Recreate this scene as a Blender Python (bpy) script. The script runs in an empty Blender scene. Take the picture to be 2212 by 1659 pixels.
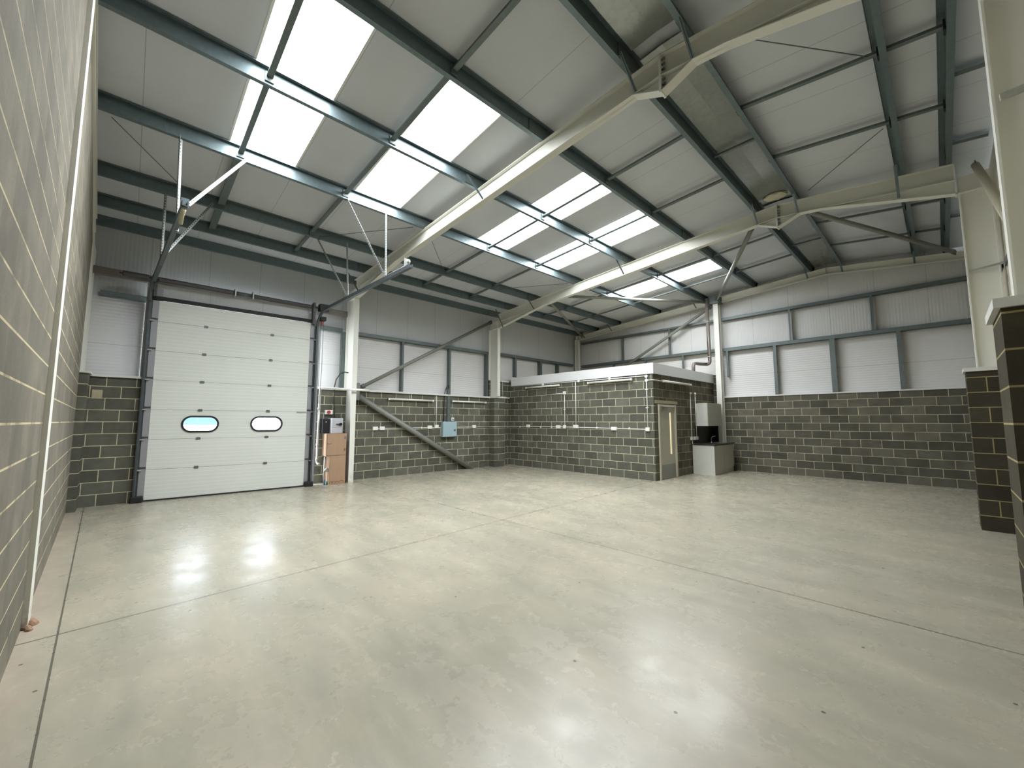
import bpy, bmesh, math, random
from mathutils import Vector, Matrix
random.seed(7)
scn = bpy.context.scene
COL = scn.collection
PI = math.pi

# ------------------------------------------------------------------ materials
def lin(c):
    return tuple((x/12.92 if x <= .04045 else ((x+.055)/1.055)**2.4) for x in (v/255. for v in c))

class NT:
    def __init__(s, m):
        m.use_nodes = True
        s.m = m; s.t = m.node_tree; s.n = s.t.nodes; s.n.clear()
        s.out = s.n.new('ShaderNodeOutputMaterial')
    def new(s, t, **k):
        n = s.n.new(t)
        for a, b in k.items(): setattr(n, a, b)
        return n
    def link(s, a, b): s.t.links.new(a, b)
    def setv(s, sock, v):
        if hasattr(v, 'node'): s.link(v, sock)
        else: sock.default_value = v
    def math(s, op, a, b=None, clamp=False):
        n = s.new('ShaderNodeMath', operation=op); n.use_clamp = clamp
        s.setv(n.inputs[0], a)
        if b is not None: s.setv(n.inputs[1], b)
        return n.outputs[0]
    def mix(s, f, a, b):
        n = s.new('ShaderNodeMix', data_type='RGBA')
        s.setv(n.inputs[0], f)
        s.setv(n.inputs[6], a if hasattr(a, 'node') else (*a, 1)); s.setv(n.inputs[7], b if hasattr(b, 'node') else (*b, 1))
        return n.outputs[2]
    def noise(s, vec, scale, detail=3, rough=.55):
        n = s.new('ShaderNodeTexNoise'); n.inputs['Scale'].default_value = scale
        n.inputs['Detail'].default_value = detail; n.inputs['Roughness'].default_value = rough
        if vec is not None: s.link(vec, n.inputs['Vector'])
        return n.outputs['Fac']
    def ramp(s, f, lo, hi):
        n = s.new('ShaderNodeMapRange'); n.inputs[1].default_value = lo; n.inputs[2].default_value = hi
        s.setv(n.inputs[0], f); n.clamp = True
        return n.outputs[0]
    def pos(s):
        g = s.new('ShaderNodeNewGeometry'); return g.outputs['Position']
    def sep(s, v):
        n = s.new('ShaderNodeSeparateXYZ'); s.link(v, n.inputs[0]); return n.outputs
    def comb(s, x, y, z=0.):
        n = s.new('ShaderNodeCombineXYZ'); s.setv(n.inputs[0], x); s.setv(n.inputs[1], y); s.setv(n.inputs[2], z); return n.outputs[0]
    def bump(s, h, strength=.3, dist=.01):
        n = s.new('ShaderNodeBump'); n.inputs['Strength'].default_value = strength; n.inputs['Distance'].default_value = dist
        s.link(h, n.inputs['Height']); return n.outputs[0]
    def bsdf(s, color, rough=.5, metal=0., normal=None, spec=.5):
        b = s.new('ShaderNodeBsdfPrincipled')
        s.setv(b.inputs['Base Color'], color if hasattr(color, 'node') else (*color, 1))
        s.setv(b.inputs['Roughness'], rough); s.setv(b.inputs['Metallic'], metal)
        b.inputs['Specular IOR Level'].default_value = spec
        if normal is not None: s.link(normal, b.inputs['Normal'])
        s.link(b.outputs[0], s.out.inputs[0]); return b

def mat(name): return NT(bpy.data.materials.new(name))

def plain(name, rgb, rough=.5, metal=0., var=.06, scale=6., spec=.5):
    t = mat(name); c = lin(rgb)
    f = t.noise(t.pos(), scale, 4)
    col = t.mix(f, tuple(x*(1-var) for x in c), tuple(min(1, x*(1+var)) for x in c))
    t.bsdf(col, rough, metal, spec=spec); return t.m

def block_mat(name, axis, off, bw=.45, rh=.225, z0=.215, c1=(104, 104, 94), c2=(82, 82, 74), mortar=(196, 189, 160), msize=.0075, bed=None):
    t = mat(name); p = t.sep(t.pos())
    u = t.math('ADD', p[0 if axis == 'x' else 1], 50*bw - off)
    v = t.math('ADD', p[2], 2*rh - z0)
    vec = t.comb(u, v, 0.)
    b = t.new('ShaderNodeTexBrick'); b.offset = .5; b.offset_frequency = 2; b.squash = 1.
    t.link(vec, b.inputs['Vector'])
    b.inputs['Scale'].default_value = 1.; b.inputs['Brick Width'].default_value = bw; b.inputs['Row Height'].default_value = rh
    b.inputs['Mortar Size'].default_value = msize; b.inputs['Mortar Smooth'].default_value = .25
    b.inputs['Color1'].default_value = (*lin(c1), 1); b.inputs['Color2'].default_value = (*lin(c2), 1)
    b.inputs['Mortar'].default_value = (*lin(mortar), 1)
    n1 = t.noise(t.pos(), 3.5, 5, .6); n2 = t.noise(t.pos(), 60., 3, .7); n3 = t.noise(t.pos(), .7, 2)
    k = t.math('ADD', t.math('MULTIPLY', t.ramp(n1, .25, .75), .42), t.math('ADD', t.math('MULTIPLY', n2, .35), t.math('MULTIPLY', n3, .35)))
    k = t.math('ADD', k, .46)
    mul = t.new('ShaderNodeMix', data_type='RGBA', blend_type='MULTIPLY'); mul.inputs[0].default_value = 1.
    t.link(b.outputs['Color'], mul.inputs[6]); g = t.comb(k, k, k); t.link(g, mul.inputs[7])
    h = t.math('ADD', t.math('MULTIPLY', b.outputs['Fac'], -.9), t.math('MULTIPLY', n2, .45))
    nb = t.bump(h, .5, .006)
    out = mul.outputs[2]
    if bed:
        fr = t.math('ABSOLUTE', t.math('SUBTRACT', t.math('FRACT', t.math('DIVIDE', v, rh)), .5))
        ln = t.math('GREATER_THAN', fr, .5-.0065/rh)
        up = t.math('SUBTRACT', 1., t.ramp(p[2], 2.2, 4.2))
        ln = t.math('MULTIPLY', ln, t.math('MULTIPLY', t.math('ADD', t.math('MULTIPLY', up, .7), .22), t.ramp(n1, .3, .5)))
        out = t.mix(ln, out, lin(bed))
    t.bsdf(out, .92, 0., nb, .25)
    return t.m

def cladding_mat(name, kind, axis, rgb=(212, 212, 212)):
    """kind 'v' vertical micro ribs running up, 'h' horizontal ribs; joints every metre"""
    t = mat(name); p = t.sep(t.pos())
    c = p[2] if kind == 'h' else p[0 if axis == 'x' else 1]
    w = t.math('SINE', t.math('MULTIPLY', c, 2*PI/.066))
    fr = t.math('FRACT', t.math('DIVIDE', t.math('ADD', c, 100. if kind == 'v' else 100.-.10), 1.0))
    seam = t.math('LESS_THAN', fr, .010)
    n = t.noise(t.pos(), 2.5, 4)
    col = t.mix(n, tuple(x*.95 for x in lin(rgb)), lin(rgb))
    col = t.mix(t.math('MULTIPLY', seam, .45), col, (.15, .15, .15))
    nb = t.bump(t.math('SUBTRACT', w, t.math('MULTIPLY', seam, 3.)), .4 if kind == 'h' or axis == 'x' else .15, .004)
    t.bsdf(col, .55, 0., nb, .35); return t.m

def roof_mat():
    t = mat('roof_liner_sheet'); p = t.sep(t.pos())
    y = t.math('SUBTRACT', p[1], 1.70-96.)
    fr = t.math('FRACT', t.math('DIVIDE', y, .96))
    seam = t.math('LESS_THAN', fr, .009)
    w = t.math('SINE', t.math('MULTIPLY', y, 2*PI/.12))
    n = t.noise(t.pos(), 1.2, 4)
    col = t.mix(n, lin((188, 192, 197)), lin((204, 208, 214)))
    col = t.mix(t.math('MULTIPLY', seam, .5), col, (.12, .12, .12))
    t.bsdf(col, .5, 0., t.bump(t.math('SUBTRACT', w, t.math('MULTIPLY', seam, 2.)), .12, .002), .4); return t.m

def floor_mat():
    t = mat('polished_concrete'); P = t.pos(); p = t.sep(P)
    big = t.noise(P, .55, 5, .55); mid = t.noise(P, 2.4, 6, .65); fine = t.noise(P, 26., 4, .7)
    sm = t.new('ShaderNodeMapping'); t.link(P, sm.inputs[0]); sm.inputs['Rotation'].default_value = (0, 0, .6); sm.inputs['Scale'].default_value = (.5, 1.8, 1)
    streak = t.noise(sm.outputs[0], 1.6, 5, .6)
    col = t.mix(t.ramp(big, .2, .8), lin((145, 143, 129)), lin((173, 167, 149)))
    col = t.mix(t.math('MULTIPLY', t.ramp(streak, .4, .85), .6), col, lin((200, 191, 172)))
    col = t.mix(t.math('MULTIPLY', t.ramp(mid, .45, .95), .4), col, lin((128, 124, 111)))
    col = t.mix(t.math('MULTIPLY', t.ramp(fine, .62, .85), .22), col, lin((105, 101, 90)))
    sc = t.noise(sm.outputs[0], 9., 6, .75)
    col = t.mix(t.math('MULTIPLY', t.ramp(sc, .58, .85), .4), col, lin((212, 205, 188)))
    warm = t.noise(P, 1.15, 6, .7)
    col = t.mix(t.math('MULTIPLY', t.ramp(warm, .45, .75), .38), col, lin((186, 173, 154)))
    pale = t.noise(sm.outputs[0], 4.3, 7, .72)
    col = t.mix(t.math('MULTIPLY', t.ramp(pale, .55, .74), .26), col, lin((206, 198, 180)))
    green = t.noise(P, .8, 4, .6)
    col = t.mix(t.math('MULTIPLY', t.ramp(green, .48, .75), .4), col, lin((146, 147, 132)))
    # dusty pinkish margin swept up against the party wall
    wy = t.math('ADD', t.math('MULTIPLY', p[0], .038), .15)
    dw = t.math('SUBTRACT', p[1], wy)
    edge = t.math('MULTIPLY', t.math('SUBTRACT', 1., t.ramp(dw, .01, .22), True), t.ramp(mid, .25, .6))
    col = t.mix(t.math('MULTIPLY', edge, .6), col, lin((170, 150, 134)))
    def near(expr, w): return t.math('LESS_THAN', t.math('ABSOLUTE', expr), w)
    j1 = near(t.math('SUBTRACT', p[0], t.math('SUBTRACT', 6.105+.076*5.353, t.math('MULTIPLY', p[1], .076))), .009)
    j2 = near(t.math('SUBTRACT', p[1], t.math('ADD', 5.353-.0126*6.105, t.math('MULTIPLY', p[0], .0126))), .009)
    j3 = near(t.math('SUBTRACT', p[1], t.math('ADD', .402-.0368*1.13, t.math('MULTIPLY', p[0], .0368))), .006)
    j = t.math('MAXIMUM', t.math('MAXIMUM', j1, j2), j3)
    col = t.mix(t.math('MULTIPLY', j, .8), col, lin((70, 68, 60)))
    # little dark spots
    v = t.new('ShaderNodeTexVoronoi'); t.link(P, v.inputs['Vector']); v.inputs['Scale'].default_value = 1.6; v.voronoi_dimensions = '2D'
    spot = t.math('MULTIPLY', t.math('LESS_THAN', v.outputs['Distance'], .017), t.math('GREATER_THAN', t.sep(v.outputs['Color'])[0], .62))
    col = t.mix(t.math('MULTIPLY', spot, .8), col, lin((60, 54, 46)))
    rough = t.math('ADD', t.math('MULTIPLY', t.ramp(mid, .3, .75), .18), .19)
    rough = t.math('ADD', rough, t.math('MULTIPLY', edge, .4))
    h = t.math('MULTIPLY', mid, .25)
    t.bsdf(col, rough, 0., t.bump(h, .10, .01), .42); return t.m

def galv_mat(name, rgb=(122, 132, 132), rough=.42, metal=.55):
    t = mat(name)
    v = t.new('ShaderNodeTexVoronoi'); v.inputs['Scale'].default_value = 22.; t.link(t.pos(), v.inputs['Vector'])
    n = t.noise(t.pos(), 1.5, 3); c = lin(rgb)
    s = t.sep(v.outputs['Color'])
    f = t.math('ADD', t.math('MULTIPLY', s[0], .35), t.math('MULTIPLY', n, .6))
    col = t.mix(f, tuple(x*.82 for x in c), tuple(x*1.18 for x in c))
    t.bsdf(col, rough, metal); return t.m

def perforated_mat():
    t = mat('perforated_galvanised'); tc = t.new('ShaderNodeTexCoord'); p = t.sep(tc.outputs['Object'])
    fz = t.math('SUBTRACT', t.math('FRACT', t.math('DIVIDE', t.math('ADD', p[2], 50.), .05)), .5)
    hole = t.math('LESS_THAN', t.math('ABSOLUTE', fz), .22)
    mx = t.math('LESS_THAN', t.math('ABSOLUTE', t.math('SUBTRACT', t.math('ADD', p[0], p[1]), .021)), .007)
    col = t.mix(t.math('MULTIPLY', hole, mx), lin((168, 174, 174)), lin((26, 28, 28)))
    t.bsdf(col, .4, .35); return t.m

def fascia_mat(name, rgb): return plain(name, rgb, .45, 0., .03, 2.)

def door_panel_mat():
    t = mat('door_panel_white'); p = t.sep(t.pos())
    fr = t.math('FRACT', t.math('DIVIDE', t.math('ADD', p[2], 10.), .0757))
    g = t.math('LESS_THAN', fr, .10)
    n = t.noise(t.pos(), 1.8, 4)
    col = t.mix(n, lin((212, 216, 210)), lin((222, 226, 222)))
    col = t.mix(t.math('MULTIPLY', g, .6), col, lin((242, 244, 242)))
    fine = t.noise(t.pos(), 300., 1)
    t.bsdf(col, .45, 0., t.bump(t.math('ADD', t.math('MULTIPLY', g, -1.), t.math('MULTIPLY', fine, .25)), .3, .003)); return t.m

def oak_mat(name, a, b):
    t = mat(name); m = t.new('ShaderNodeMapping'); t.link(t.pos(), m.inputs[0]); m.inputs['Scale'].default_value = (6, 6, .7)
    f = t.noise(m.outputs[0], 4., 6, .65)
    t.bsdf(t.mix(f, lin(a), lin(b)), .55); return t.m

def emit_mat(name, rgb, s):
    t = mat(name); e = t.new('ShaderNodeEmission'); e.inputs[0].default_value = (*rgb, 1); e.inputs[1].default_value = s
    t.link(e.outputs[0], t.out.inputs[0]); return t.m

def pane_mat():
    t = mat('acrylic_pane'); a = t.new('ShaderNodeBsdfTransparent'); g = t.new('ShaderNodeBsdfGlossy'); g.inputs['Roughness'].default_value = .05
    a.inputs[0].default_value = (.94, .97, 1, 1)
    mx = t.new('ShaderNodeMixShader'); mx.inputs[0].default_value = .06
    t.link(a.outputs[0], mx.inputs[1]); t.link(g.outputs[0], mx.inputs[2]); t.link(mx.outputs[0], t.out.inputs[0]); return t.m

def stained_white():
    """white paint with a little grey scuffing near the foot"""
    t = mat('white_steel_paint'); p = t.sep(t.pos())
    n = t.noise(t.pos(), 9., 5, .7)
    col = t.mix(t.noise(t.pos(), 1.5, 3), lin((222, 222, 214)), lin((232, 232, 226)))
    foot = t.math('MULTIPLY', t.math('SUBTRACT', 1., t.ramp(p[2], .03, .28), True), t.ramp(n, .4, .6))
    col = t.mix(t.math('MULTIPLY', foot, .6), col, lin((150, 145, 130)))
    t.bsdf(col, .5); return t.m

M = {}
M['floor'] = floor_mat()
M['blk_front'] = block_mat('blockwork_front', 'y', 5.6808, z0=.215)
M['blk_front_left'] = block_mat('blockwork_front_left', 'y', .3002+.212, bw=.4242)
M['blk_office'] = block_mat('blockwork_office', 'x', .5119+.225)
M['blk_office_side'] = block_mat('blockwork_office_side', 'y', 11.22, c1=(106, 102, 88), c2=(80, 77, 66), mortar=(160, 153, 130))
M['blk_gable'] = block_mat('blockwork_gable', 'x', 6.7171+.213, bw=.4261, rh=.2205, z0=.2107, c1=(104, 101, 90), c2=(74, 73, 65), mortar=(170, 163, 136))
M['blk_party'] = block_mat('blockwork_party', 'x', .1, c1=(126, 121, 109), c2=(110, 106, 96), mortar=(124, 119, 107), bed=(210, 196, 160))
M['blk_pil'] = block_mat('blockwork_pilaster', 'y', 10.08, bw=.6)
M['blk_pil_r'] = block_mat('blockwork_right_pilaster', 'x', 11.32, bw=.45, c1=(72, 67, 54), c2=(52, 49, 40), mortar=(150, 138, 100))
M['blk_right'] = block_mat('blockwork_right', 'y', .1)
M['clad_fh'] = cladding_mat('cladding_front_low', 'h', 'y')
M['clad_fv'] = cladding_mat('cladding_front_high', 'v', 'y', (198, 201, 204))
M['clad_gh'] = cladding_mat('cladding_gable_low', 'h', 'x')
M['clad_gv'] = cladding_mat('cladding_gable_high', 'v', 'x', (210, 211, 211))
M['clad_r'] = cladding_mat('cladding_right', 'h', 'y', (208, 203, 186))
M['roof'] = roof_mat()
M['white'] = stained_white()
M['cream'] = plain('cream_rafter_paint', (212, 212, 203), .5, 0., .04, 3.)
M['galv'] = galv_mat('galvanised_purlin', (108, 122, 126))
M['galv_dark'] = galv_mat('galvanised_rail', (102, 112, 112), .5, .4)
M['galv_pale'] = galv_mat('galvanised_conduit', (178, 180, 174), .4, .4)
M['perf'] = perforated_mat()
M['grey_tube'] = plain('grey_painted_tube', (128, 130, 124), .5, .1, .08, 5.)
M['tan_tube'] = plain('weathered_tan_tube', (164, 158, 134), .5, 0., .1, 4.)
M['ridge'] = galv_mat('ridge_flashing_metal', (158, 162, 158), .26, .6)
M['flash'] = fascia_mat('pale_flashing', (214, 214, 210))
M['fascia'] = fascia_mat('office_fascia', (224, 226, 228))
M['door_panel'] = door_panel_mat()
M['endcap'] = plain('door_end_cap', (158, 158, 164), .45, .3)
M['track'] = galv_mat('dark_track_metal', (92, 100, 104), .42, .55)
M['black'] = plain('black_rubber', (26, 26, 28), .6)
M['hinge'] = plain('hinge_steel', (120, 122, 126), .4, .5)
M['pane'] = pane_mat()
M['spring'] = plain('spring_steel', (86, 84, 86), .45, .5, .2, 40.)
M['oak'] = oak_mat('oak_board', (160, 130, 106), (178, 148, 122))
M['oak_dark'] = oak_mat('oak_board_edge', (120, 88, 62), (136, 100, 70))
M['plastic'] = plain('white_plastic', (234, 234, 230), .35)
M['whitepipe'] = plain('white_conduit', (226, 226, 220), .4)
M['greybox'] = plain('pale_grey_enclosure', (188, 190, 198), .4)
M['bluebox'] = plain('pale_blue_board', (158, 182, 190), .4)
M['blackbox'] = plain('black_enclosure', (22, 23, 27), .45)
M['red'] = plain('red_plastic', (176, 44, 42), .45)
M['green'] = plain('green_plastic', (40, 130, 96), .45)
M['blue'] = plain('blue_plastic', (60, 120, 170), .45)
M['tube_led'] = plain('batten_diffuser', (232, 232, 224), .35)
M['intdoor'] = plain('grey_door_leaf', (182, 179, 165), .5, 0., .04, 4.)
M['kick'] = plain('kick_plate_steel', (146, 148, 144), .42, .3)
M['frame_grey'] = plain('door_frame_paint', (202, 198, 182), .45)
M['lintel'] = plain('timber_lintel', (172, 164, 136), .7, 0., .15, 12.)
M['cab_side'] = plain('white_cabinet_side', (212, 212, 206), .35)
M['cab_front'] = plain('grey_gloss_cabinet_front', (176, 175, 165), .28)
M['worktop'] = plain('dark_worktop', (46, 46, 44), .3)
M['steel'] = plain('brushed_steel', (170, 172, 172), .28, .8)
M['splash'] = plain('black_splash_back', (22, 22, 18), .3)
M['soil'] = plain('grey_brown_soil_pipe', (112, 104, 98), .35)
M['insul'] = plain('mineral_wool', (205, 198, 178), .95, 0., .2, 14.)
M['sky_light'] = emit_mat('rooflight_daylight', (.95, .985, 1.), 7.7)
M['warm_glass'] = emit_mat('lit_room_glass', (1., .84, .50), .26)
M['ext_ground'] = plain('yard_concrete', (170, 166, 160), .8)
M['ext_blue'] = plain('blue_unit_cladding', (52, 80, 102), .6)
M['ext_pink'] = plain('pale_brick', (70, 84, 94), .8)
M['mortar'] = plain('spilt_mortar', (150, 122, 100), .9, 0., .2, 20.)
M['copper'] = plain('cable_black', (30, 30, 30), .5)
M['wood_soffit'] = plain('board_soffit', (176, 168, 146), .8, 0., .12, 6.)

# ------------------------------------------------------------------ mesh helpers
EACH = {'cleat', 'sleeve', 'saddle', 'bolt', 'post', 'fence_rail', 'round_box', 'coupler', 'clip', 'gusset', 'end_cap_pair'}
class MB:
    def __init__(s): s.b = bmesh.new()
    def verts(s, vs): return [s.b.verts.new(v) for v in vs]
    def face(s, vs):
        try: return s.b.faces.new(vs)
        except ValueError: return None
    def hexa(s, c):
        v = s.verts(c)
        for f in ((0,3,2,1),(4,5,6,7),(0,1,5,4),(1,2,6,5),(2,3,7,6),(3,0,4,7)): s.face([v[i] for i in f])
        return s
    def box(s, x0, x1, y0, y1, z0, z1):
        x0, x1 = min(x0, x1), max(x0, x1); y0, y1 = min(y0, y1), max(y0, y1); z0, z1 = min(z0, z1), max(z0, z1)
        return s.hexa([(x0,y0,z0),(x1,y0,z0),(x1,y1,z0),(x0,y1,z0),(x0,y0,z1),(x1,y0,z1),(x1,y1,z1),(x0,y1,z1)])
    def prism(s, poly, ext):
        """poly: list of 3D points, ext: extrusion vector"""
        e = Vector(ext); a = s.verts(poly); b = s.verts([Vector(p)+e for p in poly]); n = len(poly)
        s.face(a[::-1]); s.face(b)
        for i in range(n): s.face([a[i], a[(i+1) % n], b[(i+1) % n], b[i]])
        return s
    def bar(s, p0, p1, w, h, up=(0, 0, 1)):
        p0, p1 = Vector(p0), Vector(p1); d = (p1-p0).normalized(); u = Vector(up)
        if abs(d.dot(u)) > .98: u = Vector((1, 0, 0))
        a = d.cross(u).normalized(); b = a.cross(d).normalized()
        c = []
        for p in (p0, p1):
            for i, j in ((-1,-1),(1,-1),(1,1),(-1,1)): c.append(p+a*(i*w/2)+b*(j*h/2))
        return s.hexa(c)
    def tube(s, pts, r, seg=12, caps=True):
        pts = [Vector(p) for p in pts]; n = len(pts); rings = []; prev = None
        for i, p in enumerate(pts):
            d = (pts[min(i+1, n-1)]-pts[max(i-1, 0)]).normalized()
            if prev is None:
                u = Vector((0, 0, 1)) if abs(d.z) < .9 else Vector((1, 0, 0))
                a = d.cross(u).normalized()
            else:
                a = (prev-d*prev.dot(d)).normalized()
            prev = a; b = d.cross(a)
            rr = r[i] if isinstance(r, (list, tuple)) else r
            rings.append(s.verts([p+(a*math.cos(2*PI*k/seg)+b*math.sin(2*PI*k/seg))*rr for k in range(seg)]))
        for i in range(n-1):
            for k in range(seg):
                f = s.face([rings[i][k], rings[i][(k+1) % seg], rings[i+1][(k+1) % seg], rings[i+1][k]])
                if f: f.smooth = True
        if caps: s.face(rings[0][::-1]); s.face(rings[-1])
        return s
    def extrude_path(s, prof, p0, p1, up=(0, 0, 1)):
        """prof in (a,b): a sideways, b up; swept from p0 to p1"""
        p0, p1 = Vector(p0), Vector(p1); d = (p1-p0).normalized(); u = Vector(up)
        if abs(d.dot(u)) > .98: u = Vector((0, 1, 0))
        a = d.cross(u).normalized(); b = a.cross(d).normalized()
        poly = [p0+a*x+b*y for x, y in prof]
        return s.prism(poly, p1-p0)
    def plate_holes(s, outer, holes, to3, depth):
        """outer/holes: 2D loops; to3(u,v,n) -> point; depth along n"""
        for side, nn in ((0, 0.), (1, depth)):
            b2 = bmesh.new(); ed = []
            for lp in [outer]+holes:
                vs = [b2.verts.new((p[0], p[1], 0)) for p in lp]
                for i in range(len(vs)): ed.append(b2.edges.new((vs[i], vs[(i+1) % len(vs)])))
            bmesh.ops.triangle_fill(b2, use_beauty=True, edges=ed)
            mp = {}
            for v in b2.verts: mp[v] = s.b.verts.new(to3(v.co.x, v.co.y, nn))
            for f in b2.faces: s.face([mp[v] for v in f.verts])
            b2.free()
        for lp in [outer]+holes:
            a = s.verts([to3(p[0], p[1], 0.) for p in lp]); b = s.verts([to3(p[0], p[1], depth) for p in lp])
            for i in range(len(lp)): s.face([a[i], a[(i+1) % len(lp)], b[(i+1) % len(lp)], b[i]])
        return s
    def each(s, name, material, parent=None):
        """build every separate piece as an object of its own"""
        bmesh.ops.remove_doubles(s.b, verts=s.b.verts, dist=1e-5)
        seen = set(); out = []
        s.b.verts.ensure_lookup_table()
        for v in s.b.verts:
            if v in seen: continue
            st = [v]; isl = []; seen.add(v)
            while st:
                a = st.pop(); isl.append(a)
                for e in a.link_edges:
                    o = e.other_vert(a)
                    if o not in seen: seen.add(o); st.append(o)
            q = MB(); mp = {a: q.b.verts.new(a.co) for a in isl}
            fs = {f for a in isl for f in a.link_faces}
            for f in fs:
                nf = q.b.faces.new([mp[a] for a in f.verts]); nf.smooth = f.smooth
            out.append(q.build(name, material, parent))
        s.b.free(); return out
    def build(s, name, material, parent=None, bevel=0.):
        if name in EACH and parent is not None: return s.each_guard(name, material, parent)
        return s.build_one(name, material, parent, bevel)
    def each_guard(s, name, material, parent):
        EACH.discard(name)
        try: return s.each(name, material, parent)
        finally: EACH.add(name)
    def build_one(s, name, material, parent=None, bevel=0.):
        bmesh.ops.remove_doubles(s.b, verts=s.b.verts, dist=1e-5)
        bmesh.ops.recalc_face_normals(s.b, faces=s.b.faces)
        if bevel > 0:
            bmesh.ops.bevel(s.b, geom=[e for e in s.b.edges if e.calc_face_angle(0) > .5], offset=bevel, segments=2, affect='EDGES', profile=.5)
        me = bpy.data.meshes.new(name); o = bpy.data.objects.new(name, me); COL.objects.link(o)
        me.materials.append(material)
        org = Vector((0, 0, 0))
        if parent is not None:
            w = parent; 
            while w is not None: org += w.location; w = w.parent
            o.parent = parent
        else:
            cs = [v.co for v in s.b.verts]
            lo = Vector([min(c[i] for c in cs) for i in range(3)]); hi = Vector([max(c[i] for c in cs) for i in range(3)])
            org = Vector(((lo.x+hi.x)/2, (lo.y+hi.y)/2, lo.z)); o.location = org
        if org.length: bmesh.ops.translate(s.b, verts=s.b.verts, vec=-org)
        s.b.to_mesh(me); s.b.free(); return o

def tag(o, label=None, cat=None, group=None, kind=None):
    if label: o['label'] = label
    if cat: o['category'] = cat
    if group: o['group'] = group
    if kind: o['kind'] = kind
    return o
def struct(o, label=None, cat=None): return tag(o, label, cat, None, 'structure')
def thing(name, loc, label, cat, group=None, kind=None):
    o = bpy.data.objects.new(name, None); COL.objects.link(o); o.location = loc; o.empty_display_size = .1
    return tag(o, label, cat, group, kind)
def box(name, m, x0, x1, y0, y1, z0, z1, parent=None, bevel=0.):
    return MB().box(x0, x1, y0, y1, z0, z1).build(name, m, parent, bevel)

# ------------------------------------------------------------------ building geometry
L = 15.35                       # inner face of the far gable blockwork
RIDGE = 9.02
def zl(x): return 5.351+.0702*x          # underside of purlins, left slope
def zr(x): return 7.1125-.125*x          # right slope
def zt(x): return zl(x) if x <= RIDGE else zr(x)
def pw(x): return .150+.038*x            # face of the party wall

# ---- floor
struct(box('floor', M['floor'], -.35, 12.2, -.3, 15.7, -.2, 0.), 'polished pale grey concrete floor with saw-cut joints', 'floor')

# ---- party wall, full height blockwork
w = MB(); w.prism([(-.3, pw(-.3), 0), (12.2, pw(12.2), 0), (12.2, -.3, 0), (-.3, -.3, 0)], (0, 0, 6.6))
struct(w.build('wall_left', M['blk_party']), 'tall rough blockwork party wall along the left edge', 'wall')

# ---- door wall: blockwork dado round the door opening
struct(box('wall_front', M['blk_front_left'], -.3, .15, .10, 1.00, 0, 2.42), 'blockwork dado wall between the party wall and the roller door', 'wall')
struct(box('wall_front.001', M['blk_front'], -.3, 0., 4.2, 10.2, 0, 2.42), 'grey blockwork dado wall with white conduit between door and office', 'wall')
struct(box('wall_front.002', M['blk_front'], -.3, -.02, 10.2, L+.2, 0, 3.05), 'taller blockwork behind the pilaster beside the office corner', 'wall')
# cladding above the dado
cl = MB(); cl.box(-.34, -.2, .1, 1.02, 2.42, 4.06); cl.box(-.34, -.2, 4.16, L+.3, 2.42, 4.06)
struct(cl.build('wall_front_cladding', M['clad_fh']), 'lower white cladding band above the door-side dado', 'wall')
cl = MB(); cl.box(-.34, -.2, .1, L+.3, 4.06, 5.62)
struct(cl.build('wall_front_cladding.001', M['clad_fv']), 'upper grey cladding band above the roller door', 'wall')
# gable
struct(box('wall_back', M['blk_gable'], 6.0, 12.1, L, L+.3, 0, 2.37), 'blockwork dado of the far gable wall, right of the kitchen unit', 'wall')
struct(box('wall_back.001', M['blk_gable'], -.3, 6.0, L, L+.3, 0, 3.16), 'taller blockwork of the far gable behind the office', 'wall')
cl = MB(); cl.box(-.3, 12.1, L+.16, L+.32, 2.3, 4.0)
struct(cl.build('wall_back_cladding', M['clad_gh']), 'lower white ribbed cladding band on the far gable', 'wall')
def gz(x): return zt(x)+.24
g = MB(); g.prism([(-.3, L+.16, 4.0), (12.1, L+.16, 4.0), (12.1, L+.16, gz(12.1)), (RIDGE, L+.16, gz(RIDGE)), (-.3, L+.16, gz(-.3))], (0, .16, 0))
struct(g.build('wall_back_cladding.001', M['clad_gv']), 'upper vertically ribbed cladding on the far gable', 'wall')
# right wall
struct(box('wall_right', M['blk_right'], 11.86, 12.15, .4, L+.3, 0, 2.35), 'blockwork dado of the right-hand wall behind the pilasters', 'wall')
struct(box('wall_right_cladding', M['clad_r'], 11.86, 12.15, .4, L+.3, 2.35, 5.75), 'grey cladding of the right-hand wall above the dado', 'wall')

# ---- roof sheets with rooflight openings
SK = [(1.70, 2.66), (3.62, 4.58), (6.50, 7.47), (8.42, 9.41), (12.24, 13.20)]
SX0, SX1 = 3.90, 6.96
def roof_quad(b, x0, x1, y0, y1, h0, h1, f):
    b.hexa([(x0, y0, f(x0)+h0), (x1, y0, f(x1)+h0), (x1, y1, f(x1)+h0), (x0, y1, f(x0)+h0),
            (x0, y0, f(x0)+h1), (x1, y0, f(x1)+h1), (x1, y1, f(x1)+h1), (x0, y1, f(x0)+h1)])
rf = MB(); ys = -.3
for a, b_ in SK:
    roof_quad(rf, -.35, RIDGE, ys, a, .2, .28, zl)
    roof_quad(rf, -.35, SX0, a, b_, .2, .28, zl); roof_quad(rf, SX1, RIDGE, a, b_, .2, .28, zl)
    ys = b_
roof_quad(rf, -.35, RIDGE, ys, L+.35, .2, .28, zl)
struct(rf.build('ceiling', M['roof']), 'grey insulated roof sheets of the long left roof slope', 'ceiling')
rf = MB(); roof_quad(rf, RIDGE, 12.15, -.3, L+.35, .2, .28, zr)
struct(rf.build('ceiling.001', M['roof']), 'grey insulated roof sheets of the short right roof slope', 'ceiling')

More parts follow.
